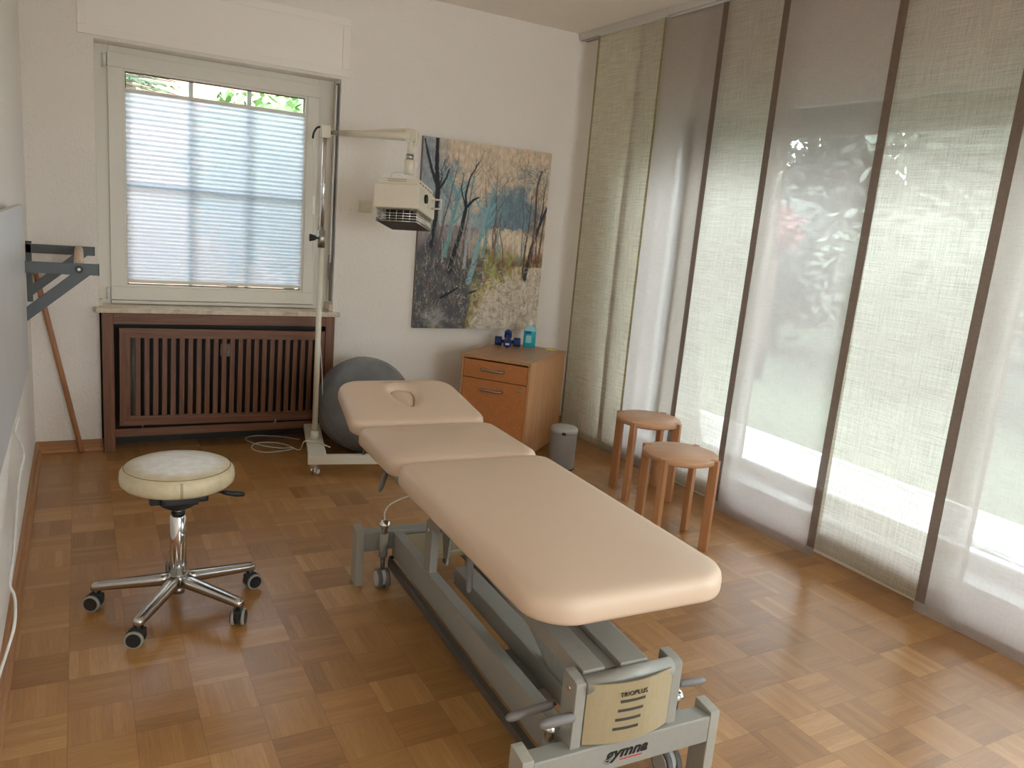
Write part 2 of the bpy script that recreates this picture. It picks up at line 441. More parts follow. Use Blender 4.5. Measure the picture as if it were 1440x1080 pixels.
struct('wall_back', w, 'wall')
GY0, GY1, GZ0, GZ1 = -2.45, 4.20, .19, 2.30  # lengthened out of view and left uncurtained there for more side light
w = MB()
w.box(XR, XR+T, GY1, YB+T, 0, ZC); w.box(XR, XR+T, YF-T, GY0, 0, ZC); w.box(XR, XR+T, GY0, GY1, GZ1, ZC); w.box(XR, XR+T, GY0, GY1, 0, GZ0)
struct('wall_right', w, 'wall_smooth')
# roller shutter case above the small window (raised moulding)
w = MB(); fx0, fx1, fz0, fz1 = .018, 1.462, 2.283, 2.612
w.box(fx0, fx1, YB-.012, YB+.002, fz0, fz1, .004)
def ring(w, x0, x1, z0, z1, t, y0, y1, bev=.003):
    w.box(x0, x1, y0, y1, z1-t, z1, bev); w.box(x0, x1, y0, y1, z0, z0+t, bev)
    w.box(x0, x0+t, y0, y1, z0+t, z1-t, bev); w.box(x1-t, x1, y0, y1, z0+t, z1-t, bev)
ring(w, fx0-.004, fx1+.004, fz0-.004, fz1+.004, .045, YB-.019, YB-.010, .003)
struct('trim_1', w, 'wall_smooth')
# skirting boards with quarter round
def skirt(name, x0, x1, y0, y1, dirn):
    w = MB()
    if dirn == 'X':
        w.box(x0, x1, y0-.014, y0, 0, .062, .002); w.prism([(y0-.014, 0), (y0-.014, .017)]+[(y0-.014-.017*math.sin(t), .017*math.cos(t)) for t in (.4, .8, 1.2, 1.57)], 'X', x0, x1)
        return struct(name, w, 'skirting_wood')
    s = 1 if x0 < 1 else -1
    w.box(x0, x0+s*.014, y0, y1, 0, .062, .002); w.prism([(x0+s*.014, 0), (x0+s*.014, .017)]+[(x0+s*(.014+.017*math.sin(t)), .017*math.cos(t)) for t in (.4, .8, 1.2, 1.57)], 'Y', y0, y1)
    return struct(name, w, 'skirting_wood_y')
skirt('baseboard_back', XL, .094, YB, YB, 'X')
skirt('baseboard_left', XL, XL, YF, YB, 'Y')
skirt('baseboard_right', XR, XR, GY1+.02, YB-.03, 'Y')
w = MB(); y0 = YB
w.box(1.428, XR, y0-.014, y0, 0, .062, .002); w.prism([(y0-.014, 0), (y0-.014, .017)]+[(y0-.014-.017*math.sin(t), .017*math.cos(t)) for t in (.4, .8, 1.2, 1.57)], 'X', 1.428, XR)
struct('trim_2', w, 'skirting_wood')

# ------------------------------------------------------------------ small window
win = bpy.data.objects.new('window_1', None); C.objects.link(win); win.location = (.75, 5.1, .84); win['kind'] = 'structure'
def wpart(name, mb, m, **k):
    o = mb.build(name, m, win, **k); o.matrix_parent_inverse = Matrix.Translation(win.location).inverted(); return o
FY = 5.10
w = MB(); w.box(WX0, .160, FY, FY+.07, .838, WZ1, .004); w.box(1.322, WX1, FY, FY+.07, .838, WZ1, .004); w.box(.160, 1.322, FY, FY+.07, 2.215, WZ1, .004); w.box(.160, 1.322, FY, FY+.07, .838, .90, .004)
w.box(WX0, WX1, FY-.002, FY+.07, .838, .862, .003)
wpart('window_frame', w, 'window_frame')
w = MB(); sx0, sx1, sz0, sz1 = .154, 1.330, .866, 2.228; st = .088
ring(w, sx0, sx1, sz0, sz1, st-.012, FY-.022, FY+.05, .004)
ring(w, sx0+st-.02, sx1-st+.02, sz0+st-.02, sz1-st+.02, .02, FY-.012, FY+.05, .003)
wpart('window_sash', w, 'window_frame')
w = MB(); ring(w, sx0+st-.001, sx1-st+.001, sz0+st-.001, sz1-st+.001, .006, FY+.012, FY+.02, 0); wpart('glazing_seal', w, 'seal_black')
wpart('pane', MB().box(sx0+st, sx1-st, FY+.022, FY+.026, sz0+st, sz1-st), 'glass')
w = MB()
for x in (.588, .915): w.box(x-.013, x+.013, FY+.027, FY+.040, sz0+st, sz1-st, .002)
w.box(sx0+st, sx1-st, FY+.027, FY+.040, 1.515, 1.541, .002)
wpart('glazing_bar', w, 'glazing_bar')
for z0, z1 in ((.872, .935), (2.150, 2.215)):
    w = MB().cyl((sx0-.014, FY-.012, z0), (sx0-.014, FY-.012, z1), .010)
    w.cyl((sx0-.014, FY-.012, z0-.008), (sx0-.014, FY-.012, z0-.001), .013); wpart('hinge', w, 'white_plastic')
w = MB().box(1.352, 1.368, FY-.02, FY-.004, 1.37, 1.43, .003).box(1.353, 1.367, FY-.035, FY-.02, 1.28, 1.42, .005); wpart('window_handle', w, 'white_plastic')
# drip rail lines
wpart('sill_rail', MB().box(sx0, sx1, FY-.03, FY-.002, .845, .862, .003), 'window_frame')
w = MB()
w.box(.070, 1.450, 4.870, 5.10, .815, .840, .003)
w.box(WX0, WX0+.018, 4.965, 5.02, .840, .878, .003); w.box(WX1-.020, WX1, 4.965, 5.10, .840, .885, .003)
struct('trim_3', w, 'marble')
# strap channel of the roller shutter in the right reveal
w = MB().box(WX1-.012, WX1-.002, 4.995, 5.03, .90, 2.245, .001)
o = w.build('shutter_channel', 'dark_metal'); tag(o, 'dark shutter strap channel running up the right reveal of the small window', 'shutter channel')
o = thing('shutter_strap', 'pale shutter strap with a little loop at its end beside the small window', 'strap', (WX1-.020, 4.985, 1.2))
MB().box(-.003, .001, -.009, .009, -.05, 1.03, .0005).build('strap_band', 'white_plastic', o)
MB().tube(spline([(-.004, 0, 0), (-.010, 0, -.02), (-.010, 0, -.13), (-.004, 0, -.155), (0, 0, -.13), (0, 0, -.02)]), .0025).build('strap_hook', 'dark_metal', o)

# pleated blind
bl = thing('pleated_blind', 'white pleated blind filling the small window below its top strip', 'blind', (.745, FY-.005, .972))
bx0, bx1 = -.503, .503
zs = [1.062]; 
while zs[-1] > .018:
    t = zs[-1]/1.06; zs.append(zs[-1]-(.0095+.0055*t))
b = MB(); rows = []
for i, z in enumerate(zs):
    y = .010 if i % 2 else -.010
    rows.append([b.bm.verts.new((bx0+(bx1-bx0)*k/12, y, z)) for k in range(13)])
for p, q in zip(rows, rows[1:]):
    for k in range(12): b.bm.faces.new((p[k], p[k+1], q[k+1], q[k]))
b.build('pleated_paper', 'blind_paper', bl)
MB().box(bx0, bx1, -.012, .012, 1.060, 1.078, .003).build('top_rail', 'window_frame', bl)
MB().box(bx0, bx1, -.012, .012, -.006, .014, .003).build('bottom_rail', 'window_frame', bl)
for x in (bx0+.02, bx1-.02): MB().cyl((x, -.013, 0), (x, -.013, 1.07), .0008, n=6).build('cord', 'white_plastic', bl)

# ------------------------------------------------------------------ big window on the right
win2 = bpy.data.objects.new('window_2', None); C.objects.link(win2); win2['kind'] = 'structure'; win2.location = (XR+.05, 1.5, .2)
def w2(name, mb, m):
    o = mb.build(name, m, win2); o.matrix_parent_inverse = Matrix.Translation(win2.location).inverted(); return o
ymid = [2.83, .9]
w = MB(); XF = XR+.08
w.box(XF, XF+.07, GY0, GY1, GZ0-.004, GZ0+.05, .004); w.box(XF, XF+.07, GY0, GY1, GZ1-.05, GZ1, .004)
for y in (GY0, GY1-.05): w.box(XF, XF+.07, y, y+.05, GZ0, GZ1, .004)
w2('window_frame', w, 'white_plastic')
w2('pane', MB().box(XF+.03, XF+.034, GY0+.05, GY1-.05, GZ0+.05, GZ1-.05), 'glass')
w = MB()
for k in range(4): w.box(XF+.13, XF+.142, GY0, GY1, 2.130+.043*k, 2.176+.043*k, .001)
w.box(XF+.122, XF+.15, GY0, GY1, 2.095, 2.135, .005)
w2('roller_shutter', w, 'shutter_grey')
struct('trim_4', MB().box(XR-.125, XR+.08, GY0, GY1+.02, GZ0-.022, GZ0-.004, .003), 'white_plastic'); struct('shading_plinth', MB().box(XR-.118, XR-.0005, GY0, GY1+.015, 0, GZ0-.022, .002), 'wall_smooth')  # ledge and plinth deepened to block light at the curtain foot
for y in (2.98, 1.53):
    o = MB().box(-.022, 0, -.017, .017, -.045, .045, .009, 3).build('wall_fitting', 'white_plastic'); o.location = (XR-.119, y, .115)
    tag(o, 'small rounded white fitting low behind the curtain, ' + ('the farther one behind the wooden stools' if y > 2 else 'the nearer one at the right edge'), 'wall fitting', 'white fittings behind the curtain')

# ------------------------------------------------------------------ curtains
rail = thing('curtain_rail', 'grey aluminium panel curtain rail fixed along the ceiling edge', 'curtain rail', (3.14, 2.0, ZC-.045))
MB().box(-.045, .045, -4.5, 2.95, 0, .044, .003).build('track', 'rail_alu', rail)
for dx in (-.022, 0.012):
    MB().box(dx, dx+.004, -4.5, 2.95, -.003, .0005).build('groove', 'dark_metal', rail)
def curtain(y0, y1, x, cl, hem, hemw, zb, label, flare=0, both=True, seed=0, sway=.006, bot='hem_cream'):
    t = thing('panel_curtain', label, 'curtain', (x, (y0+y1)/2, zb), 0, 'panel curtains along the big window')
    H = 2.785-zb; W = y1-y0
    rnd = random.Random(seed); ph = rnd.random()*6
    def pos(u, v):   # u across 0..1 from near (low y) to far, v 0 bottom..1 top
        dy = -flare*(1-v)**3*(1-u) if flare else 0
        return (sway*(1-v)*math.sin(ph+u*5.3+v*2)+.004*(1-v)*math.sin(ph*2+v*7), -W/2+W*u+dy+.004*(1-v)*math.sin(v*5+ph), H*v)
    def sheet(u0, u1, v0, v1, nu, nv, off=0):
        b = MB(); g = [[b.bm.verts.new(Vector(pos(u0+(u1-u0)*i/nu, v0+(v1-v0)*j/nv))+Vector((off, 0, 0))) for i in range(nu+1)] for j in range(nv+1)]
        for j in range(nv):
            for i in range(nu): b.bm.faces.new((g[j][i], g[j][i+1], g[j+1][i+1], g[j+1][i]))
        return b
    hw = hemw/W
    sheet(0, 1, 0, 1, 16, 40).build('cloth', cl, t, smooth=True)
    for u0, u1 in ((0, hw), (1-hw, 1)):
        sheet(u0, u1, 0, 1, 2, 40, -.0015).build('side_hem', hem, t, smooth=True)
    sheet(0, 1, 0, .045/H*1.0, 16, 2, -.0018).build('bottom_hem', bot, t, smooth=True)
    MB().box(-.004, .004, -W/2, W/2, H-.012, H+.002, .001).build('hanger_strip', 'rail_alu', t)
    return t
g = None
curtain(3.985, 4.700, 3.095, 'cloth_ecru', 'hem_olive', .022, .045, 'ecru slub curtain panel with olive edges nearest the back wall, behind the waste bin', seed=1)
curtain(3.490, 4.230, 3.118, 'cloth_taupe', 'hem_brown', .044, .035, 'sheer taupe curtain panel second from the back wall, behind the farther wooden stool', seed=2, bot='hem_taupe')
curtain(2.950, 3.685, 3.150, 'cloth_cream', 'hem_cream', .020, .050, 'cream linen curtain panel third from the back wall, between two taupe ones', seed=3)
curtain(2.350, 3.055, 3.082, 'cloth_taupe', 'hem_brown', .044, .035, 'sheer taupe curtain panel fourth from the back wall, right of the wooden stools', seed=4, bot='hem_taupe')
curtain(1.675, 2.410, 3.150, 'cloth_cream', 'hem_cream', .020, .050, 'wide open cream linen curtain panel fifth from the back wall', seed=5)
curtain(1.085, 1.815, 3.082, 'cloth_taupe', 'hem_brown', .044, .035, 'sheer taupe curtain panel at the right edge of the photo', seed=6, bot='hem_taupe')

# ------------------------------------------------------------------ radiator cover
rc = thing('radiator_cover', 'brown slatted wooden radiator cover under the small window', 'radiator cover', (.758, 4.89, 0))
x0, x1 = -.660, .662
MB().box(x0, x0+.058, -.012, .072, 0, .813, .002).build('side_post', 'walnut_upright', rc); MB().box(x1-.058, x1, -.012, .072, 0, .813, .002).build('side_post', 'walnut_upright', rc)
MB().box(x0+.058, x1-.058, -.012, .060, .752, .813, .002).build('top_rail', 'walnut', rc); MB().box(x0+.058, x1-.058, -.012, .02, .088, .135, .002).build('bottom_rail', 'walnut', rc)
door = MB()
dx0, dx1, dz0, dz1, dw = x0+.080, x1-.070, .152, .726, .056
for (pts) in ([(dx0, dz0), (dx1, dz0), (dx1-dw, dz0+dw), (dx0+dw, dz0+dw)], [(dx0, dz1), (dx1, dz1), (dx1-dw, dz1-dw), (dx0+dw, dz1-dw)]):
    door.prism(pts, 'Y', -.022, .0, .0012)
M4 = Matrix.Rotation(R(.35), 4, 'Y')
dr = door.build('door', 'walnut', rc); dr.rotation_euler = (0, R(.5), 0)
w = MB()
for pts in ([(dx0, dz0), (dx0+dw, dz0+dw), (dx0+dw, dz1-dw), (dx0, dz1)], [(dx1, dz0), (dx1-dw, dz0+dw), (dx1-dw, dz1-dw), (dx1, dz1)]):
    w.prism(pts, 'Y', -.022, .0, .0012)
n = 22; xa, xb = dx0+dw, dx1-dw; pitch = (xb-xa-.026*0)/(n+.5)
for k in range(n):
    xc = xa+pitch*(k+.75)+.004
    w.box(xc-.0135, xc+.0135, -.016, -.002, dz0+dw-.002, dz1-dw+.002, .0012)
w.build('slats', 'walnut_upright', dr)
MB().cyl((.30, -.020, .128), (.30, -.020, .160), .004, n=8).build('door_pin', 'brushed_steel', dr)
MB().cyl((dx0+.12, -.012, .128), (dx0+.12, -.012, .160), .004, n=8).build('door_pin', 'brushed_steel', dr)
rad = thing('radiator', 'ribbed radiator behind the slats of the cover, coloured dark for the shade there', 'radiator', (.758, 5.03, .12))
w = MB()
w.box(-.46, .53, -.015, .02, 0, .58, .006)
for k in range(30): w.box(-.45+k*.033, -.45+k*.033+.006, -.019, -.014, .01, .57, .001)
w.build('body', 'radiator_shaded', rad); MB().cyl((-.50, .0, .05), (-.50, .0, .56), .014).build('pipe', 'radiator_white', rad)
MB().box(-.015, .045, -.045, -.016, .42, .50, .006).build('valve', 'white_plastic', rad)
w = MB().box(WX0, WX1, 5.052, 5.079, 0.0, .813); struct('shade_sheet', w, 'slot_dark')  # dark sheet added as the shade at the back of the niche

# ------------------------------------------------------------------ wall plate
o = MB().box(-.041, .041, -.012, 0, -.039, .039, .003).build('wall_plate', 'outlet_beige', None); o.location = (1.613, YB, 1.519)
tag(o, 'square beige blank wall plate between lamp stand and painting', 'wall plate')
MB().box(-.030, .030, -.017, -.011, -.029, .029, .003).build('cover_plate', 'outlet_beige', o)

# ------------------------------------------------------------------ painting
def painting():
    x0, x1, z0, z1 = 1.972, 2.948, .742, 2.002
    W, H = x1-x0, z1-z0
    nx, nz = 300, 388
    t = thing('painting', 'unframed canvas of bare winter trees in blue, ochre and grey', 'painting', (x0, YB-.032, z0))
    rnd = random.Random(11)
    N2 = lambda x, y, s, o=0: mnoise.noise(Vector((x*s+o, y*s, o*1.7)))
    def fbm(x, y, s, o=0): return N2(x, y, s, o)*.6+N2(x, y, s*2.1, o+3)*.3+N2(x, y, s*4.3, o+7)*.2
    def lerp(a, b, t): t = max(0, min(1, t)); return tuple(p+(q-p)*t for p, q in zip(a, b))
    def sm(a, b, x): t = max(0, min(1, (x-a)/(b-a))); return t*t*(3-2*t)
    col = [[None]*(nx+1) for _ in range(nz+1)]
    for j in range(nz+1):
        v = j/nz
        for i in range(nx+1):
            u = i/nx; n1 = fbm(u, v, 4); n2 = fbm(u, v, 9, 5); n3 = fbm(u, v, 30, 9)
            st = fbm(u*.6, v*1.6, 14, 21); sky = lerp((.62, .50, .37), (.72, .59, .46), .5+n1*.6+st*.5)
            sky = lerp(sky, (.66, .47, .28), sm(.0, .5, n1+.4*(v-.8))*.7)
            c = sky
            # misty blue behind the trees
            d = math.hypot((u-.72)/.34, (v-.62)/.17)+n2*.5+n3*.25
            c = lerp(c, (.17, .25, .31), sm(1.15, .5, d))
            d = math.hypot((u-.05)/.22, (v-.80)/.30)+n2*.6
            c = lerp(c, (.22, .29, .36), sm(1.1, .5, d)*.8)
            d = abs(u-.25)/.30+abs(v-.60)/.28+n2*.8+n3*.4
            c = lerp(c, (.30, .42, .46), sm(1.1, .6, d)*.65)
            # pale field
            if v < .56+n3*.03:
                d = math.hypot((u-.72)/.30, (v-.475)/.085)+n2*.5
                c = lerp(lerp((.40, .30, .24), (.30, .25, .25), u < .5), lerp((.78, .70, .58), (.72, .58, .42), .5+n3*2), sm(1.25, .75, d))
            # undergrowth
            if v < .60:
                g = lerp((.20, .13, .09), (.30, .24, .08), sm(-.1, .35, n1+.3*(u-.5)))
                g = lerp(g, (.34, .36, .10), sm(.12, .35, n2+ (.15 if .4 < u < .85 else -.1)))
                g = lerp(g, (.26, .10, .04), sm(.0, .3, n2*.8+(u-.80)))
                g = lerp(g, (.085, .085, .10), sm(.70, .15, u+n1*.35))
                c = lerp(c, g, sm(.47, .36, v-n2*.10-(.05 if u < .35 else 0)*sm(.35, .2, u)))
            if v < .36:
                d = (u-.42)+.9*(.17-v)+n1*.30+n3*.12-.8*max(0, v-.22)
                c = lerp(c, lerp((.50, .40, .12), (.66, .58, .48), sm(.05, .22, d)), sm(-.02, .14, d))
                c = lerp(c, (.30, .27, .20), sm(.05, .35, fbm(u*.7, v*1.5, 22, 33))*.6)
                d = math.hypot((u-.17)/.14, (v-.05)/.06)+n2
                c = lerp(c, (.38, .36, .36), sm(1.1, .4, d)*.8)
                c = lerp(c, (.09, .09, .11), sm(.42, .30, u+n1*.25)*sm(.03, .15, v)*.7)
            k = 1+n3*.35+fbm(u*1.5, v*.5, 40, 50)*.35
            col[j][i] = [max(.004, x*k) for x in c]
    def dab(u, v, r, c, a=.9):
        ri = r*nx; rj = r*nx*(W/H)*(nz/nx)/(nz/nx*W/H)  # near square pixels
        ci, cj = u*nx, v*nz
        for j in range(int(cj-ri-1), int(cj+ri+2)):
            if not 0 <= j <= nz: continue
            for i in range(int(ci-ri-1), int(ci+ri+2)):
                if not 0 <= i <= nx: continue
                d = math.hypot(i-ci, j-cj)/max(ri, .5)
                if d < 1:
                    k = a*min(1, (1-d)*3)
                    q = col[j][i]
                    for z in range(3): q[z] += (c[z]-q[z])*k
    def stroke(pts, r0, r1, c, a=.9, rag=.25):
        for (ua, va), (ub, vb) in zip(pts, pts[1:]):
            n_ = max(2, int(math.hypot((ub-ua)*nx, (vb-va)*nz)/.8))
            for k in range(n_):
                t = k/n_
                i = (pts.index((ua, va))+t)/(len(pts)-1)
                dab(ua+(ub-ua)*t+rnd.gauss(0, .0012), va+(vb-va)*t, (r0+(r1-r0)*i)*(1+rnd.uniform(-rag, rag)), c, a*rnd.uniform(.7, 1))
    def tree(u, v0, v1, lean, r, c, branches, a=.9, spread=.12):
        pts = [(u, v0)]
        for k in range(1, 7):
            t = k/6; pts.append((u+lean*t+rnd.gauss(0, .006), v0+(v1-v0)*t))
        stroke(pts, r, r*.30, c, a)
        for _ in range(branches):
            t = rnd.uniform(.35, .95); bu, bv = u+lean*t, v0+(v1-v0)*t
            s = rnd.choice((-1, 1)); L = rnd.uniform(.4, 1)*spread
            q = [(bu, bv), (bu+s*L*.5, bv+L*.45), (bu+s*L*.9, bv+L*rnd.uniform(.8, 1.2))]
            stroke(q, r*.38, r*.12, c, a)
            for _2 in range(5):
                p = q[rnd.choice((1, 1, 2))]; s2 = rnd.choice((-1, 1)); l2 = L*rnd.uniform(.25, .6)
                stroke([p, (p[0]+s2*l2*.6, p[1]+l2*.5)], r*.18, r*.10, c, a*.8)
    teal = (.16, .36, .40); teal2 = (.24, .45, .50); blk = (.018, .022, .026); gry = (.13, .11, .11); br = (.16, .085, .045); pl = (.40, .44, .46)
    # thin distant ones first
    for _ in range(16): tree(rnd.uniform(.15, .98), rnd.uniform(.36, .46), rnd.uniform(.72, .93), rnd.gauss(0, .04), .006, rnd.choice((gry, br, pl, teal)), 5, .6, .07)
    for cx, cy in ((.80, .86), (.90, .85), (.66, .70), (.55, .72), (.20, .80)):
        for _ in range(170):
            q = (cx+rnd.gauss(0, .06), cy+rnd.gauss(0, .045)); stroke([q, (q[0]+rnd.gauss(0, .02), q[1]+rnd.gauss(0, .02))], .003, .002, rnd.choice((gry, teal, (.22, .27, .33))), .6)
    tree(.20, .40, .78, .10, .020, teal, 7, .85, .13); tree(.36, .34, .70, .04, .013, pl, 4, .8); tree(.40, .26, .80, .16, .022, teal2, 8, .85, .16)
    tree(.50, .40, .74, .04, .011, teal, 6, .8, .14); tree(.33, .33, .92, .07, .008, gry, 7, .8)
    tree(.58, .45, .88, -.01, .007, gry, 6, .7); tree(.14, .42, .95, .14, .008, gry, 5, .8)
    # main dark trunks
    stroke([(.10, .44), (.12, .60), (.125, .74)], .016, .018, blk, .9); stroke([(.125, .74), (.105, .86), (.10, 1)], .017, .013, blk, .95)
    stroke([(.125, .74), (.07, .84), (.03, .93), (.01, .99)], .012, .006, blk, .9); stroke([(.125, .73), (.18, .80), (.20, .85)], .010, .005, blk, .9)
    tree(.12, .72, .90, .04, .007, blk, 9, .85, .08)
    stroke([(.25, .31), (.28, .42), (.325, .56), (.345, .66)], .018, .013, blk, .95); stroke([(.345, .66), (.40, .705), (.44, .72)], .011, .006, blk, .95)
    stroke([(.345, .66), (.335, .73), (.36, .82), (.42, .90)], .010, .004, blk, .9); stroke([(.34, .66), (.30, .75), (.31, .84)], .007, .003, blk, .9)
    tree(.84, .30, .76, .02, .011, br, 5, .85, .08); stroke([(.86, .29), (.90, .48), (.95, .60), (1, .70)], .015, .010, (.05, .05, .06), .9)
    stroke([(.90, .36), (.91, .60), (.90, .80), (.93, .90)], .012, .006, br, .85); stroke([(.96, .36), (.975, .55), (.99, .66)], .009, .006, br, .8); tree(.95, .60, .90, .03, .006, blk, 6, .8, .06)
    # grasses and splashes
    for _ in range(900):
        u, v = rnd.random(), rnd.uniform(.05, .42); L = rnd.uniform(.01, .05)
        c = rnd.choice(((.34, .36, .12), (.55, .48, .30), (.12, .09, .07), (.40, .20, .08), (.70, .66, .58), (.07, .08, .07)))
        stroke([(u, v), (u+rnd.gauss(0, .02), v+L)], .003, .0015, c, .5)
    for _ in range(260):
        u, v = rnd.gauss(.66, .16), rnd.gauss(.17, .08); stroke([(u, v), (u+rnd.gauss(0, .02), v+rnd.gauss(0, .008))], .004, .002, rnd.choice(((.80, .76, .70), (.72, .62, .50), (.30, .26, .22), (.55, .42, .20))), .6)
    for _ in range(240):
        u, v = rnd.uniform(0, .5), rnd.uniform(.02, .38); stroke([(u, v), (u+rnd.gauss(0, .025), v+rnd.gauss(0, .02))], .005, .002, rnd.choice(((.05, .05, .06), (.16, .15, .17), (.24, .20, .19), (.10, .12, .14))), .5)
    for _ in range(300):
        u, v = rnd.uniform(.05, .95), rnd.gauss(.50, .05); stroke([(u, v), (u+rnd.gauss(0, .006), v+rnd.uniform(.01, .05))], .003, .001, rnd.choice(((.16, .10, .07), (.62, .50, .38), (.24, .36, .38), (.07, .06, .06))), .6)
    stroke([(.20, .17), (.27, .20), (.33, .23)], .012, .006, (.02, .02, .025), .8); stroke([(.42, .20), (.47, .215)], .010, .006, (.03, .035, .06), .7)
    b = bmesh.new(); g = [[b.verts.new((W*i/nx, 0, H*j/nz)) for i in range(nx+1)] for j in range(nz+1)]
    for j in range(nz):
        for i in range(nx): b.faces.new((g[j][i], g[j][i+1], g[j+1][i+1], g[j+1][i]))
    me = bpy.data.meshes.new('canvas'); b.to_mesh(me); b.free(); me.materials.append(M['canvas_paint'])
    ca = me.color_attributes.new('paint', 'FLOAT_COLOR', 'POINT')
    flat = []
    for j in range(nz+1):
        for i in range(nx+1): flat += [min(1, x) for x in col[j][i]]+[1.0]
    ca.data.foreach_set('color', flat)
    o = bpy.data.objects.new('canvas', me); C.objects.link(o); o.parent = t
    MB().box(0, W, .0012, .0315, 0, H, .001).build('stretcher', 'canvas_edge', t)
painting()

# ------------------------------------------------------------------ treatment table
bed = thing('treatment_table', 'beige three-section treatment table on a grey steel base in the middle of the room', 'treatment table', (1.21, 1.40, 0), R(-1.8))
def rrect(hw, y0, y1, r, n=10, hw1=None):
    """rounded outline, near end y0 (half width hw), far end y1 (half width hw1)"""
    hw1 = hw if hw1 is None else hw1; r0, r1 = r if isinstance(r, tuple) else (r, r)
    out = []
    for cx, cy, a0, rr in ((hw-r0, y0+r0, -90, r0), (hw1-r1, y1-r1, 0, r1), (-hw1+r1, y1-r1, 90, r1), (-hw+r0, y0+r0, 180, r0)):
        for k in range(n+1):
            t = R(a0+90*k/n); out.append((cx+rr*math.cos(t), cy+rr*math.sin(t)))
    # densify the long edges
    res = []
    for p, q in zip(out, out[1:]+out[:1]):
        L = math.hypot(q[0]-p[0], q[1]-p[1]); m_ = max(1, int(L/.03))
        for k in range(m_): res.append((p[0]+(q[0]-p[0])*k/m_, p[1]+(q[1]-p[1])*k/m_))
    return res
def inset(pts, d):
    n = len(pts); out = []
    for i in range(n):
        a, b_ = pts[i-1], pts[(i+1) % n]; tx, ty = b_[0]-a[0], b_[1]-a[1]; L = math.hypot(tx, ty) or 1
        out.append((pts[i][0]-ty/L*d, pts[i][1]+tx/L*d))
    return out
def cushion(name, outline, th, ztop, m='vinyl_beige', hole=None, crown=.010, M4=None, parent=None):
    b = bmesh.new(); n = len(outline)
    cx = sum(p[0] for p in outline)/n; cy = sum(p[1] for p in outline)/n
    prof = [(.045, -th), (.018, -th), (.004, -th+.006), (0, -th+.016), (0, -th*.45), (.003, -.019), (.010, -.0095), (.021, -.0035), (.036, -.0005), (.05, .001)]
    rings = []
    for d, z in prof:
        ins = inset(outline, d)
        rings.append([b.verts.new((p[0], p[1], ztop+z)) for p in ins])
    base = inset(outline, .05)
    if hole is None:
        for t in (.25, .5, .75, .93):
            rings.append([b.verts.new((p[0]+(cx-p[0])*t, p[1]+(cy-p[1])*t, ztop+.001+crown*(1-(1-t)**2))) for p in base])
    else:
        hc = (sum(p[0] for p in hole)/len(hole), sum(p[1] for p in hole)/len(hole))
        # hole points resampled by angle towards the outline points
        def hp(p, off):
            ang = math.atan2(p[1]-hc[1], p[0]-hc[0]); best = None
            dx, dy = math.cos(ang), math.sin(ang)
            for h0, h1 in zip(hole, hole[1:]+hole[:1]):
                ex, ey = h1[0]-h0[0], h1[1]-h0[1]; den = dx*ey-dy*ex
                if abs(den) < 1e-9: continue
                s = ((h0[0]-hc[0])*ey-(h0[1]-hc[1])*ex)/den; u = ((h0[0]-hc[0])*dy-(h0[1]-hc[1])*dx)/den
                if s > 0 and -1e-6 <= u <= 1+1e-6 and (best is None or s > best): best = s
            s = (best or .04)+off
            return (hc[0]+dx*s, hc[1]+dy*s)
        for t in (.3, .6, .85):
            rings.append([b.verts.new((p[0]+(hp(p, .045)[0]-p[0])*t, p[1]+(hp(p, .045)[1]-p[1])*t, ztop+.001+.001*t)) for p in base])
        for off, z in ((.045, .002), (.028, -.001), (.014, -.007), (.005, -.014), (0, -.024), (-.001, -.05)):
            rings.append([b.verts.new((*hp(p, off), ztop+z)) for p in base])
    for p, q in zip(rings, rings[1:]):
        for k in range(n): b.faces.new((p[k], p[(k+1) % n], q[(k+1) % n], q[k]))
    b.faces.new(rings[0][::-1])
    if hole is None: b.faces.new(rings[-1])
    bmesh.ops.recalc_face_normals(b, faces=b.faces[:])
    if M4: bmesh.ops.transform(b, matrix=M4, verts=b.verts)
    w = MB(); w._merge(b, True); return w.build(name, m, parent)
HW = .302; ZT = .652
cushion('leg_cushion', rrect(HW, -.038, 1.045, (.12, .075)), .075, ZT, parent=bed)
cushion('seat_cushion', rrect(HW, 1.050, 1.535, (.075, .07)), .070, ZT-.004, parent=bed)
# head section tilts up
hole = []
for k in range(28):
    t = 2*PI*k/28; yy = .100*math.sin(t); ww = .046+.026*math.sin(t)
    hole.append((ww*math.cos(t)*1.0, .27+yy))
HM = Matrix.Translation((0, 1.540, ZT-.004)) @ Matrix.Rotation(R(12), 4, 'X')
cushion('head_cushion', rrect(HW, 0.0, .455, (.075, .11), hw1=HW-.022), .070, 0, hole=hole, M4=HM, parent=bed)
w = MB()
b = bmesh.new()
rings = []
for s, z in ((1.02, -.045), (1.0, -.030), (.9, -.022), (.6, -.018), (.2, -.016)):
    rings.append([b.verts.new((p[0]*s, .27+(p[1]-.27)*s, z)) for p in hole])
for p, q in zip(rings, rings[1:]):
    for k in range(28): b.faces.new((p[k], p[(k+1) % 28], q[(k+1) % 28], q[k]))
b.faces.new(rings[-1]); b.faces.new(rings[0][::-1]); bmesh.ops.recalc_face_normals(b, faces=b.faces[:])
bmesh.ops.transform(b, matrix=HM, verts=b.verts); w._merge(b, True); w.build('face_hole_plug', 'vinyl_beige', bed)
# boards and frame under the cushions
w = MB()
for s in (-1, 1): w.box(s*.235-.018, s*.235+.018, .12, 1.46, .535, .577, .003)
w.box(-.235, .235, .95, .99, .545, .577, .003); w.box(-.235, .235, .14, .18, .545, .577, .003)
w.build('top_frame', 'bed_metal_shade', bed)
for s in (-1, 1): MB().bar(HM @ Vector((s*.20, .0, -.085)), HM @ Vector((s*.20, .36, -.085)), .03, .028).build('head_frame', 'bed_metal_shade', bed)
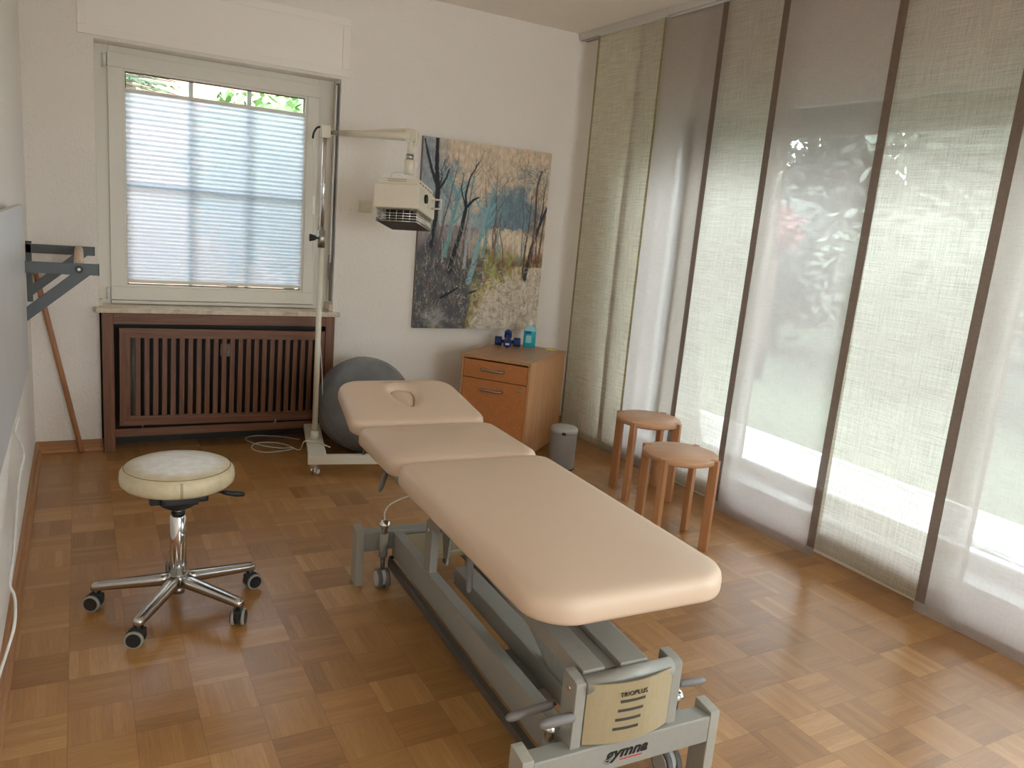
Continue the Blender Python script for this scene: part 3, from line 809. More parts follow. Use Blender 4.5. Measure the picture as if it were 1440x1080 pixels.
# base: end crossbars, foot caps, beams
def foot(x, y):
    pr = [(y-.034, 0), (y+.034, 0), (y+.034, .243), (y+.018, .243), (y-.018, .238), (y-.034, .235)]
    return MB().prism(pr, 'X', x-.016, x+.016, .003)
for x in (-.292, .292):
    for y in (.005, 1.45): foot(x, y).build('foot_post', 'foot_cap', bed)
for y in (0, 1.45):
    MB().box(-.277, .277, y-.028, y+.028, .145, .225, .006, 3).build('crossbar', 'bed_metal', bed)
for x in (-.135, .135):
    MB().box(x-.021, x+.021, .028, 1.422, .118, .221, .004).build('side_beam', 'bed_metal', bed)
w = MB().box(-.036, .036, .03, 1.05, .150, .215, .004); w.build('center_channel', 'bed_metal', bed)
w = MB().box(-.110, .110, .34, .50, .10, .150, .004); w.box(-.07, .07, .50, .58, .11, .145, .004); w.build('motor_plate', 'bed_metal_shade', bed)
MB().box(-.110, .170, 1.20, 1.40, .185, .212, .004).build('control_box', 'bed_cover', bed)
# uprights near and far with hinge bolts
for x in (-.150, .150):
    for y, h in ((.020, .413), (1.05, .413)):
        if y < 1: pr = [(y-.032, .222), (y+.032, .222), (y+.034, h), (y+.016, h), (y-.016, h-.004), (y-.032, h-.010)]
        else: pr = [(y-.030, .215), (y+.030, .215), (y+.030, h-.008), (y+.018, h), (y-.018, h), (y-.030, h-.008)]
        xo = x if y < 1 else x*.9
        u = MB().prism(pr, 'X', xo-.015, xo+.015, .0025).build('upright', 'bed_metal', bed)
        s = -1 if x < 0 else 1
        MB().cyl((xo+s*.012, y, h-.035), (xo+s*.019, y, h-.035), .0075, n=16).build('hinge_bolt', 'chrome', u)
MB().cyl((-.135, .004, .388), (.135, .004, .388), .024).build('pivot_tube', 'bed_metal', bed)
MB().cyl((-.12, 1.05, .383), (.12, 1.05, .383), .018).build('pivot_tube', 'bed_metal', bed)
# lifting arms
def arm(x0, x1, y, z, L, th, hh, dz=0):
    a = R(th); return MB().box(x0, x1, 0, L, -hh/2+dz, hh/2+dz, .003, 2, Matrix.Translation((0, y, z)) @ Matrix.Rotation(a, 4, 'X'))
w = arm(-.128, -.062, .022, .393, .90, 3, .045); w.build('lifting_arm', 'bed_metal', bed)
w = arm(-.014, .072, .022, .393, .90, 3, .045); w.build('lifting_arm', 'bed_metal', bed)
arm(-.056, -.014, .035, .390, .85, 3, .02).build('arm_web', 'bed_metal_shade', bed)
w = arm(-.105, -.065, 1.05, .383, .42, 22, .035); w.build('lifting_arm', 'bed_metal_shade', bed)
w = arm(.065, .105, 1.05, .383, .42, 22, .035); w.build('lifting_arm', 'bed_metal_shade', bed)
w = MB()
for x in (-.19, .19): w.box(x-.004, x+.004, .86, .95, .44, .545, .002)
w.box(-.19, .19, .88, .93, .45, .50, .003); w.build('frame_bracket', 'bed_metal', bed)
w = MB().prism([(.99, .53), (1.14, .53), (1.062, .235), (1.035, .235)], 'X', -.078, -.070, .001); w.build('hinge_plate', 'bed_metal', bed)
MB().cyl((-.085, 1.048, .25), (-.060, 1.048, .25), .009, n=14).build('hinge_bolt', 'dark_metal', bed)
# column of the actuator
MB().cyl((0, .25, .19), (0, .86, .47), .022).build('actuator', 'dark_metal', bed)
MB().cyl((0, .25, .19), (0, .55, .33), .032).build('actuator_motor', 'bed_metal_shade', bed)
# curved end cover with slots
cv = MB(); n = 14; zt, zb = .400, .232
def cy_(x): return -.014-.026*(1-(x/.133)**2)
pf = [(-.133+.266*k/n, cy_(-.133+.266*k/n)) for k in range(n+1)]
cv.prism(pf+[(x, y+.004) for x, y in pf[::-1]], 'Z', zb, zt)
cov = cv.build('end_cover', 'bed_cover', bed)
for k in range(4):
    zc = .348-.0255*k; x0_ = -.045-.0045*k; w = MB()
    for i in range(8):
        xa_ = x0_+.075*i/8; xb_ = x0_+.075*(i+1)/8
        w.bar((xa_, cy_(xa_)-.0006, zc), (xb_, cy_(xb_)-.0006, zc), .001, .0075, bev=0)
    w.build('vent_slot', 'slot_dark', cov)  # dark strips painted as the shade inside the open slots
def text(body, size, m, parent, M4, name, shear=0, bold=0, xs=1):
    c = bpy.data.curves.new(name, 'FONT'); c.body = body; c.size = size; c.align_x = 'CENTER'; c.align_y = 'CENTER'; c.shear = shear; c.offset = bold; c.extrude = .0006; c.space_character = 1.04
    o = bpy.data.objects.new(name, c); C.objects.link(o)
    dg = bpy.context.evaluated_depsgraph_get(); dg.update(); me = bpy.data.meshes.new_from_object(o.evaluated_get(dg))
    bpy.data.objects.remove(o); bpy.data.curves.remove(c)
    me.transform(Matrix.Diagonal((xs, 1, 1, 1))); me.transform(M4); me.materials.clear(); me.materials.append(M[m])
    o = bpy.data.objects.new(name, me); C.objects.link(o); o.parent = parent; return o
FR = Matrix.Rotation(R(90), 4, 'X')
text('TRIOPLUS', .0180, 'print_black', cov, Matrix.Translation((-.008, cy_(-.008)-.0012, .368)) @ Matrix.Rotation(R(-1), 4, 'Z') @ FR, 'lettering')
cb = [o for o in bpy.data.objects if o.name.startswith('crossbar')][0]
text('gymna', .044, 'print_black', cb, Matrix.Translation((.000, -.0292, .192)) @ FR, 'lettering', .35, .0010, 1.12)
MB().box(-.018, .052, -.0295, -.0280, .1690, .1712).build('underline', 'print_red', cb)
# pedal bar along the left beam
w = MB().bar((-.175, 1.38, .105), (-.175, .06, .105), .022, .030)
w.tube([(-.175, 1.38, .105), (-.165, 1.415, .11), (-.10, 1.42, .115)], .008); w.build('foot_switch_bar', 'dark_metal', bed)
w = MB().bar((.175, 1.38, .105), (.175, .06, .105), .022, .030); w.build('foot_switch_bar', 'dark_metal', bed)
# castors with chrome locking knobs
def bed_castor(x, y, zk=.292):
    c = MB().cyl((x, y, .135), (x, y, zk-.060), .017).build('castor_tube', 'bed_metal', bed)
    MB().cyl((x, y, .06), (x, y, .14), .009).build('castor_stem', 'dark_metal', c)
    w = MB(); prof = [(0, zk), (.012, zk-.002), (.021, zk-.010), (.025, zk-.020), (.020, zk-.028), (.013, zk-.034), (.012, zk-.060)]
    w.lathe(prof, 24, (x, y, 0)); w.build('lock_knob', 'chrome', c)
    for s in (-1, 1):
        wl = MB().cyl((x+s*.008, y, .040), (x+s*.024, y, .040), .040, n=32).build('wheel', 'rubber_grey', c)
        MB().cyl((x+s*.022, y, .040), (x+s*.0265, y, .040), .031, n=28).build('hub_cap', 'wheel_light', wl)
    MB().cyl((x-.009, y, .045), (x+.009, y, .045), .034, n=24).build('wheel_housing', 'wheel_light', c)
bed_castor(-.205, 1.385); bed_castor(.205, 1.385); bed_castor(-.185, .058, .268); bed_castor(.220, .058, .268)
# hand levers
def lever(pts, m='dark_metal', g=('grip_grey',), r=.006, gr=.011, gl=.11):
    p = [Vector(q) for q in pts]; l = MB().tube(p, r).build('lever', m, bed)
    d = (p[-1]-p[-2]).normalized(); MB().tube([p[-1]-d*.015, p[-1]-d*.010, p[-1]+d*(gl-.02), p[-1]+d*(gl-.008), p[-1]+d*(gl-.002)], [gr*.85, gr, gr, gr*.75, gr*.3]).build('grip', 'grip_grey', l)
lever([(-.165, .075, .300), (-.19, .075, .298)], gl=.12, gr=.012)
lever([(-.165, -.005, .312), (-.175, -.005, .312)], gl=.085, gr=.013)
MB().sphere((-.166, -.006, .313), .009, n=16).build('lever_ball', 'chrome', bed)
lever([(.165, .080, .300), (.20, .080, .300)], gl=.03, gr=.011)
lever([(.165, .045, .298), (.225, .040, .296)], m='chrome', gl=.075, gr=.011)
lever([(-.255, 1.23, .575), (-.268, 1.215, .555)], gl=.085, gr=.0105)
l_ = MB().tube([(-.262, 1.50, .572), (-.285, 1.46, .55)], .006).build('lever', 'dark_metal', bed)
lever([(-.16, .66, .54), (-.175, .635, .515), (-.185, .61, .475)], gl=.115)
lever([(-.05, .62, .50), (-.02, .60, .44)], gl=.05, gr=.008)
# mains cable of the table
MB().tube(spline([(1.185, 2.76, .27), (1.19, 2.80, .30)], 2), .003)
cab = MB().tube(spline([(-.205, 1.385, .288), (-.203, 1.40, .315), (-.17, 1.435, .335), (-.10, 1.47, .345), (-.02, 1.49, .355), (.05, 1.45, .40), (.05, 1.35, .50)], 8), .0032, 8).build('power_cable', 'cable_white', bed)

# ------------------------------------------------------------------ roller stool
rs = thing('roller_stool', 'round cream leather roller stool with chrome five-star base', 'stool', (.29, 2.88, 0))
prof = [(0, .482), (.150, .482), (.178, .486), (.190, .498), (.192, .515), (.190, .535), (.181, .549), (.165, .557), (.13, .562), (.07, .566), (0, .567)]
MB().lathe(prof, 64).build('seat', 'leather_cream', rs)
seam = MB().tube([(.1775*math.cos(2*PI*k/64), .1775*math.sin(2*PI*k/64), .5525) for k in range(64)], .0012, 6, True)
for a in (-86, -84.5):
    a = R(a-7); seam.tube([(r*math.cos(a), r*math.sin(a), z) for r, z in ((.184, .546), (.190, .535), (.1925, .515), (.1905, .498), (.179, .487))], .001, 6)
seam.build('seam', 'seam_thread', rs)
w = MB().lathe([(0, .484), (.075, .484), (.075, .430), (.060, .405), (.030, .388), (0, .388)], 24); w.box(-.098, .098, -.045, .045, .420, .483, .008); w.box(-.06, .06, -.085, .085, .425, .483, .008); w.build('seat_plate', 'black_plastic', rs)
w = MB().tube([(.05, .0, .445), (.11, -.01, .446), (.15, -.015, .440)], .004); hl = w.build('height_lever', 'black_plastic', rs)
MB().tube([(.145, -.015, .441), (.16, -.017, .438), (.20, -.021, .431), (.222, -.022, .428), (.228, -.0225, .4275)], [.005, .009, .011, .009, .004]).build('grip', 'black_plastic', hl)
MB().cyl((0, 0, .35), (0, 0, .392), .014).build('gas_spring', 'brushed_steel', rs)
MB().lathe([(0, .115), (.028, .115), (.0285, .360), (.022, .367), (0, .367)], 32).build('column', 'chrome', rs)
MB().lathe([(0, .3665), (.0235, .3665), (.0235, .376), (.014, .379), (0, .379)], 24).build('column_cap', 'black_plastic', rs)
w = MB().lathe([(0, .085), (.030, .085), (.040, .10), (.040, .128), (.030, .136), (0, .136)], 32); w.build('hub', 'polished_alu', rs)
MB().cyl((0, 0, .060), (0, 0, .086), .022).build('hub_nut', 'brushed_steel', rs)
def caster(parent, x, y, ang, r=.030, body='black_plastic'):
    c = MB().cyl((x, y, .045), (x, y, .082), .006).build('castor', 'dark_metal', parent)
    d = Vector((math.cos(ang), math.sin(ang), 0)); pz = Vector((x, y, r))-d*.012; ax = Vector((-d.y, d.x, 0))
    w = MB().cyl(pz-ax*.011+Vector((0, 0, .004)), pz+ax*.011+Vector((0, 0, .004)), r*.98, n=28)
    w.box(-.026, .022, -.013, .013, .026, .066, .008, 3, Matrix.Translation((x, y, 0)) @ Matrix.Rotation(ang, 4, 'Z')); w.build('castor_housing', body, c)
    for s in (-1, 1):
        wl = MB().cyl(pz+ax*s*.012, pz+ax*s*.023, r, n=28).build('wheel', 'castor_tread', c)
        MB().cyl(pz+ax*s*.021, pz+ax*s*.027, r*.80, n=24).build('hub_cap', 'black_plastic', wl)
for k, (aw, cr) in enumerate(((14, 200), (88, 250), (165, 330), (238, 340), (310, 250))):
    a = R(aw); d = Vector((math.cos(a), math.sin(a), 0)); p = Vector((-d.y, d.x, 0))
    L = .292; b = bmesh.new(); rings = []
    for t in (0, .12, .3, .6, .9, .97, 1):
        rr = .028+(L-.028)*t; wd = .023-.006*t; top = .134-.030*t-(.0 if t < 1 else .004); bot = .098-.018*t-(.0 if t < .9 else -.0)
        c_ = d*rr
        sec = [(-wd, bot), (-wd*1.02, top-.008), (-wd*.6, top), (wd*.6, top), (wd*1.02, top-.008), (wd, bot)]
        if t == 1: sec = [(s*.7, z_) for s, z_ in sec]
        rings.append([b.verts.new(c_+p*s+Vector((0, 0, z_))) for s, z_ in sec])
    for q0, q1 in zip(rings, rings[1:]):
        for i in range(6): b.faces.new((q0[i], q0[(i+1) % 6], q1[(i+1) % 6], q1[i]))
    b.faces.new(rings[0]); b.faces.new(rings[-1][::-1]); bmesh.ops.recalc_face_normals(b, faces=b.faces[:])
    w = MB(); w._merge(b, True); w.cyl(d*(L-.018)+Vector((0, 0, .070)), d*(L-.018)+Vector((0, 0, .100)), .014, n=20)
    ao = w.build('base_arm', 'polished_alu', rs)
    caster(rs, d.x*(L-.018), d.y*(L-.018), R(cr))

# ------------------------------------------------------------------ two wooden stools
def wooden_stool(loc, rz, label):
    t = thing('wooden_stool', label, 'stool', loc, rz, 'wooden stools by the curtains')
    H = .463; r = .185
    MB().lathe([(0, H-.026), (r-.004, H-.026), (r, H-.022), (r, H-.004), (r-.003, H-.0005), (0, H-.0005)], 56).build('seat', 'stool_seat_wood', t)
    for k in range(4):
        a = PI/4+k*PI/2; d = Vector((math.cos(a), math.sin(a), 0))
        l = MB().box(-.022, .022, -.015, .015, 0, H+.0005, .003, 2, Matrix.Translation(d*(r-.004)) @ Matrix.Rotation(a, 4, 'Z'))
        l.build('leg', 'stool_wood', t)
    MB().lathe([(0, H-.040), (r-.045, H-.040), (r-.045, H-.026), (0, H-.026)], 40).build('apron', 'stool_wood', t)
    return t
wooden_stool((2.585, 2.820, 0), R(-20), 'nearer round wooden stool, its four legs clear of the table')
wooden_stool((2.875, 3.440, 0), R(-20), 'farther round wooden stool standing close to the curtain')

# ------------------------------------------------------------------ waste bin
bn = thing('waste_bin', 'small grey metal waste bin between cabinet and curtain', 'waste bin', (2.660, 3.985, 0))
MB().lathe([(0, 0), (.080, 0), (.084, .004), (.086, .226), (.086, .232), (0, .232)], 48).build('body', 'bin_grey', bn)
MB().lathe([(0, .233), (.088, .233), (.0885, .252), (.086, .262), (.078, .269), (.05, .273), (0, .2745)], 48).build('lid', 'bin_lid', bn)
MB().box(-.012, .012, -.004, .004, -.009, .009, .002, 2, Matrix.Translation((-.048, -.0745, .243)) @ Matrix.Rotation(R(-33), 4, 'Z')).build('lid_clip', 'black_plastic', bn)
MB().lathe([(.0835, 0), (.087, 0), (.087, .008), (.0835, .008)], 48).build('base_ring', 'black_plastic', bn)

# ------------------------------------------------------------------ cabinet
ZK = .660
P0 = Vector((2.428, 4.075)); P1 = Vector((2.964, 4.51)); dz_ = (P1-P0).normalized(); dep = .665
cf = Vector((-dz_.y, dz_.x))           # along the front, from the near corner to the left corner
wid = .475
ang = math.atan2(dz_.y, dz_.x)
cabn = thing('filing_cabinet', 'reddish wooden two-drawer cabinet standing in the back corner', 'cabinet', (P0.x, P0.y, 0), ang)
# local x = depth (front at x=0), local y = along the front (0 near corner .. wid left corner)
w = MB(); w.box(.018, dep, 0, .018, .035, ZK-.020, .001); w.box(.018, dep, wid-.018, wid, .035, ZK-.020, .001); w.box(dep-.012, dep, .018, wid-.018, .035, ZK-.02); w.box(.018, dep, .018, wid-.018, .035, .052)
w.box(0, .018, 0, .016, .035, ZK-.020, .001); w.box(0, .018, wid-.016, wid, .035, ZK-.02, .001)
w.build('carcass', 'cabinet_wood', cabn)
MB().box(-.006, dep+.002, -.004, wid+.004, ZK-.020, ZK, .002).build('top', 'cabinet_top_wood', cabn)
def drawer(z0, z1, hz):
    d = MB().box(-.001, .017, .019, wid-.019, z0, z1, .0015).build('drawer', 'drawer_wood', cabn)
    yc = wid*.52; hw_ = .070
    MB().tube(spline([(-.001, yc-hw_, hz), (-.022, yc-hw_+.006, hz), (-.026, yc-hw_+.02, hz), (-.026, yc+hw_-.02, hz), (-.022, yc+hw_-.006, hz), (-.001, yc+hw_, hz)], 5), .0085).build('handle', 'brushed_steel', d)
    return d
drawer(ZK-.145, ZK-.030, ZK-.083)
d2 = drawer(.060, ZK-.150, ZK-.212)
MB().cyl((-.004, .062, ZK-.185), (.002, .062, ZK-.185), .012, n=24).build('lock', 'brushed_steel', d2)
for x in (.05, dep-.05):
    for y in (.05, wid-.05): MB().cyl((x, y, 0), (x, y, .036), .018, n=16).build('castor', 'black_plastic', cabn)
# things on the cabinet
def dumbbell(loc, rz, label):
    t = thing('dumbbell', label, 'dumbbell', loc, rz, 'blue dumbbells on the cabinet')
    MB().cyl((-.06, 0, .029), (.06, 0, .029), .0125, n=20).build('handle', 'dumbbell_blue', t)
    for s in (-1, 1):
        pr = [(.030*math.cos(R(60*k+30)), .029+.0335*math.sin(R(60*k+30))*1.0) for k in range(6)]
        h = MB().prism(pr, 'X', s*.040, s*.090, .007).build('head', 'dumbbell_blue', t)
        MB().box(s*.0895, s*.0915, -.014, .014, .022, .036).build('label', 'label_white', h)
    return t
dumbbell((2.595, 4.705, ZK), R(-29), 'blue dumbbell lying crosswise behind the other on the cabinet')
db = dumbbell((2.573, 4.665, ZK+.031), R(-119), 'blue dumbbell pointing at the viewer on the cabinet'); db.rotation_euler = (0, R(17), R(-119))
bt = thing('disinfectant_bottle', 'turquoise disinfectant bottle with white pump cap on the cabinet', 'bottle', (2.750, 4.672, ZK), R(-29))
w = MB(); b = bmesh.new(); rings = []
for s, z in ((.9, 0), (1, .004), (1, .115), (.96, .128), (.8, .138), (.45, .144)):
    rings.append([b.verts.new((x*s, y*s, z)) for x, y in rrect(.043, -.028, .028, .018, 6)])
for p, q in zip(rings, rings[1:]):
    for k in range(len(p)): b.faces.new((p[k], p[(k+1) % len(p)], q[(k+1) % len(p)], q[k]))
b.faces.new(rings[0][::-1]); b.faces.new(rings[-1]); w._merge(b, True); w.build('bottle_body', 'liquid_cyan', bt)
w = MB(); b = bmesh.new(); rings = []
for s, z in ((1.012, .112), (1.01, .118), (.985, .127), (.83, .138), (.48, .1455)):
    rings.append([b.verts.new((x*s, y*s, z)) for x, y in rrect(.043, -.028, .028, .018, 6)])
for p, q in zip(rings, rings[1:]):
    for k in range(len(p)): b.faces.new((p[k], p[(k+1) % len(p)], q[(k+1) % len(p)], q[k]))
b.faces.new(rings[-1]); w._merge(b, True); w.build('bottle_shoulder', 'bottle_plastic', bt)
MB().lathe([(0, .143), (.014, .143), (.014, .165), (.010, .170), (.010, .184), (0, .186)], 24).build('cap', 'white_plastic', bt)
MB().box(-.030, .008, -.0292, -.0270, .092, .112).build('brand_label', 'label_blue', bt)
MB().box(-.026, .012, -.0288, -.0272, .03, .08).build('text_label', 'bottle_plastic', bt)
nt_ = MB().box(-.038, .038, -.030, .030, 0, .006, .001).build('sticky_notes', 'note_yellow'); nt_.location = (2.858, 4.550, ZK+.0003); nt_.rotation_euler = (0, 0, R(-29))
tag(nt_, 'flat pad of yellow sticky notes at the right edge of the cabinet top', 'notes')

# ------------------------------------------------------------------ exercise ball
bo = MB(); bo.sphere((0, 0, .300), .300, n=64)
bo = bo.build('exercise_ball', 'ball_rubber'); bo.location = (1.552, 4.615, 0)
tag(bo, 'big grey exercise ball behind the head of the table', 'ball')
w = MB()
for dz in (-.10, -.075, .075, .10):
    rr = math.sqrt(.3005**2-dz*dz); w.tube([(rr*math.cos(2*PI*k/64)*.998, rr*math.sin(2*PI*k/64)*.998, dz) for k in range(64)], .0022, 6, True)
rg = w.build('ridges', 'ball_rubber', bo); rg.location = (0, 0, .300); rg.rotation_euler = (R(62), 0, R(35))

# ------------------------------------------------------------------ heat lamp stand
ls = thing('heat_lamp_stand', 'cream wheeled stand with tall pole carrying a boxy heat lamp', 'lamp stand', (1.225, 4.545, 0))
bs = MB(); BR = Matrix.Rotation(R(-11.5), 4, 'Z')
bs.box(-.05, .05, -.33, .37, .085, .115, .003, 2, BR); bs.build('base_plate', 'cream_metal', ls)
bs = MB(); bs.box(-.055, .56, -.375, -.325, .070, .118, .003, 2, BR); bs.build('front_bar', 'cream_metal', ls)
bs = MB(); bs.cyl((0, 0, .11), (0, 0, .165), .024); bs.build('pole_socket', 'cream_metal', ls)
for x, y in ((-.015, -.345), (.52, -.35), (0, .33)):
    p = BR @ Vector((x, y, 0)); c = MB().cyl((p.x, p.y, .04), (p.x, p.y, .085), .007).build('castor', 'chrome', ls)
    w = MB().box(-.020, .020, -.016, .016, .030, .066, .008, 3, Matrix.Translation((p.x, p.y, 0)) @ Matrix.Rotation(R(35), 4, 'Z')); w.build('castor_housing', 'chrome', c)
    for s in (-1, 1):
        ax = Vector((math.cos(R(-55)), math.sin(R(-55)), 0))*-1; cc = Vector((p.x+.004, p.y-.004, .026))
        wl = MB().cyl(cc+ax*s*.006, cc+ax*s*.019, .026, n=24).build('wheel', 'chrome', c)
        MB().cyl(cc+ax*s*.017, cc+ax*s*.0205, .014, n=20).build('hub_cap', 'wheel_light', wl)
MB().cyl((0, 0, .12), (0, 0, 1.28), .0165).build('lower_pole', 'cream_metal', ls)
MB().cyl((0, 0, 1.265), (0, 0, 1.365), .0215).build('clamp_collar', 'brushed_steel', ls)
w = MB().cyl((-.02, 0, 1.318), (-.040, 0, 1.318), .006); w.lathe([(0, -.02), (.014, -.018), (.016, -.008), (.021, .01), (.022, .016), (0, .018)], 12, (0, 0, 0), Matrix.Translation((-.052, 0, 1.318)) @ Matrix.Rotation(R(-90), 4, 'Y')); w.build('clamp_knob', 'black_plastic', ls)
MB().cyl((0, 0, 1.30), (0, 0, 1.88), .0125).build('upper_pole', 'chrome', ls)
w = MB().box(-.027, .027, -.022, .022, 1.875, 1.945, .006, 3); w.box(.02, .045, -.012, .012, 1.890, 1.930, .004); w.build('head_bracket', 'cream_plastic', ls)
MB().tube(spline([(-.020, .01, 1.935), (-.045, .01, 1.925), (-.062, .01, 1.895), (-.066, .01, 1.865)], 6), .006).build('cable_sleeve', 'black_plastic', ls)
# horizontal arm, pointing to the lamp head
A0 = Vector((.03, 0, 1.908)); A1 = Vector((.380, -.345, 1.915))
w = MB().tube([A0, A0+(A1-A0)*.18], [.014, .014]); w.build('arm_sleeve', 'brushed_steel', ls)
ar = MB().tube([A0+(A1-A0)*.12, A0+(A1-A0)*.45, A0+(A1-A0)*.8, A1], [.017, .020, .024, .027], 16).build('swing_arm', 'cream_plastic', ls)
d_ = (A1-A0).normalized()
MB().tube(spline([A0+(A1-A0)*.40+Vector((0, 0, .012)), A0+(A1-A0)*.75+Vector((0, 0, .028)), A1+Vector((0, 0, .034)), A1+d_*.030+Vector((0, 0, .018)), A1+d_*.034+Vector((0, 0, -.03)), A1+d_*.026+Vector((0, 0, -.055))], 6), .007).build('arm_cover', 'cream_plastic', ls)
nrm = Vector((d_.y, -d_.x, 0))
MB().cyl(A1-nrm*.022+Vector((0, 0, .002)), A1+nrm*.022+Vector((0, 0, .002)), .037, n=32).build('arm_joint', 'cream_plastic', ls)
MB().cyl(A1+Vector((0, 0, -.005)), A1+Vector((.0, 0, -.115)), .0165).build('drop_tube', 'cream_plastic', ls)
MB().cyl(A1+Vector((0, 0, -.095)), A1+Vector((0, 0, -.125)), .021).build('swivel_ring', 'brushed_steel', ls)
MB().cyl(A1+Vector((0, 0, -.125)), A1+Vector((0, 0, -.205)), .027).build('swivel_socket', 'lamp_cream', ls)
# lamp head, tipped
hd = MB(); Wl, Dl, Hl = .248, .36, .147
HR = Matrix.Translation((1.594-1.225, 4.2-4.545, 1.570)) @ Matrix.Rotation(-.655, 4, 'Z') @ Matrix.Rotation(-.156, 4, 'X') @ Matrix.Rotation(-.035, 4, 'Y')
hd.box(-Wl/2, Wl/2, -Dl/2, Dl/2, -Hl/2, Hl/2-.018, .009, 3, HR); hd.box(-Wl/2+.012, Wl/2-.012, -Dl/2+.025, Dl/2-.02, Hl/2-.020, Hl/2+.018, .006, 2, HR)
head = hd.build('lamp_head', 'lamp_cream', ls)
w = MB()
for z in (Hl/2-.002, Hl/2+.008): w.box(-.06, .045, -Dl/2+.0235, -Dl/2+.026, z, z+.002, 0, 2, HR)
for k in range(5): w.box(Wl/2-.0125, Wl/2-.0112, -.13+k*.055, -.10+k*.055, Hl/2-.004, Hl/2+.002, 0, 2, HR)
w.build('vents', 'slot_dark', head)
w = MB().cyl(HR @ Vector((Wl/2, -.045, .004)), HR @ Vector((Wl/2+.012, -.045, .004)), .024, n=28); w.build('dial', 'black_plastic', head)
MB().box(Wl/2, Wl/2+.003, .015, .075, -.035, -.010, .001, 2, HR).build('rating_plate', 'outlet_beige', head)
w = MB().tube([HR @ Vector(p) for p in ((Wl/2, .10, .03), (Wl/2+.055, .10, .03), (Wl/2+.055, .10, -.02), (Wl/2, .10, -.02))], .006); w.build('side_handle', 'lamp_cream', head)
w = MB()
def gb(p, q, r=.0022): w.cyl(HR @ Vector(p), HR @ Vector(q), r, n=8)
zb_, zt_ = -Hl/2-.074, -Hl/2+.002; gx, gy = Wl/2-.012, Dl/2-.03
for z in (zb_+.008, zb_+.022, zb_+.036, zb_+.050):
    gb((-gx, -gy, z), (gx, -gy, z)); gb((gx, -gy, z), (gx, gy, z)); gb((-gx, -gy, z), (-gx, gy, z))
for k in range(7): x = -gx+2*gx*k/6; gb((x, -gy, zb_+.005), (x, -gy, zt_))
for k in range(22): y = -gy+2*gy*k/21; gb((gx, y, zb_+.005), (gx, y, zt_), .002); gb((-gx, y, zb_+.005), (-gx, y, zt_), .002)
w.build('guard_grill', 'grill_wire', head)
w = MB()
for k in range(40): y = -gy+2*gy*k/39; w.cyl(HR @ Vector((-gx, y, zb_+.006)), HR @ Vector((gx, y, zb_+.006)), .0016, n=6)
w.box(-gx, gx, -gy, gy, zb_+.010, zb_+.013, 0, 2, HR)
w.build('bottom_mesh', 'grill_dark', head)
MB().box(-.07, .07, -.12, .12, zb_+.018, zt_, .006, 2, HR).build('heater_element', 'black_plastic', head)
MB().tube(spline([HR @ Vector(p) for p in ((-.06, -.10, Hl/2+.016), (-.055, -.10, Hl/2+.05), (-.02, -.09, Hl/2+.062), (.03, -.06, Hl/2+.06))], 6), .0035).build('head_cable', 'cable_white', head)
# thin cord down the pole and its loops on the floor
ck = MB().tube(spline([(-.066, .01, 1.87), (-.060, .005, 1.75), (-.052, .0, 1.55), (-.048, .0, 1.40), (-.040, .012, 1.2), (.030, .02, .60), (.045, .015, .38)], 8), .0028, 8).build('power_cord', 'cable_white', ls)
MB().box(-.008, .008, -.006, .006, -.05, .05, .004, 2, Matrix.Translation((-.052, .0, 1.50))).build('cord_switch', 'white_plastic', ck)

# loops of the lamp cord lying on the floor
fc = MB().tube(spline([(1.22, 4.90, .006), (1.12, 4.99, .005), (.98, 5.04, .005), (.90, 4.99, .005), (.93, 4.88, .005), (1.00, 4.79, .005), (1.08, 4.735, .005), (1.13, 4.73, .006), (1.13, 4.69, .010), (1.06, 4.675, .006), (.97, 4.672, .005), (.915, 4.72, .005), (.905, 4.80, .005), (.95, 4.875, .005), (1.05, 4.87, .005), (1.12, 4.78, .008), (1.150, 4.60, .030), (1.140, 4.45, .128), (1.19, 4.46, .1225), (1.23, 4.41, .1215), (1.26, 4.33, .121)], 8), .0034, 8)
tag(fc.build('floor_cable', 'cable_white'), 'white cable curled in a loop on the floor before the radiator cover', 'cable')

# ------------------------------------------------------------------ left wall: heating panel, bracket bar, cord, stick
hp = thing('wall_panel', 'flat pale grey heating panel mounted on the left wall', 'wall panel', (-.218, 2.75, .763))
MB().box(.010, .028, -.75, .86, 0, .645, .003).build('face_plate', 'panel_grey', hp)
MB().box(-.026, .010, -.65, .76, .06, .585, .002).build('back_housing', 'bracket_grey', hp)
br = thing('wall_bar', 'grey steel wall brackets holding a wooden bar above the leaning stick', 'wall bar', (XL, 4.22, 1.16))
for y in (-.52, .53):
    b_ = MB().box(0, .312, y-.013, y+.013, -.023, .023, .002).box(.0, .026, y-.013, y+.013, -.275, .032, .002)
    b_.prism([(.0, -.262), (.0, -.205), (.215, -.020), (.283, -.020)], 'Y', y-.012, y+.012, .001)
    bb = b_.build('bracket', 'bracket_grey', br)
    MB().box(.309, .314, y-.0135, y+.0135, -.0235, .0235).build('end_cap', 'black_plastic', bb)
    MB().box(-.0, .028, y-.0135, y+.0135, .030, .036).build('end_cap', 'black_plastic', bb)
    w = MB().cyl((.240, y-.020, 0), (.240, y-.012, 0), .0155, n=24); bo_ = w.build('bolt_cap', 'black_plastic', bb)
    MB().cyl((.240, y-.0215, 0), (.240, y-.0195, 0), .006, n=16).build('bolt', 'brushed_steel', bo_)
w = MB().tube([(.240, -.506, .008), (.240, -.47, .008), (.240, 0, .008), (.240, .51, .008)], .020, 20); w.build('wooden_bar', 'dowel_wood', br)
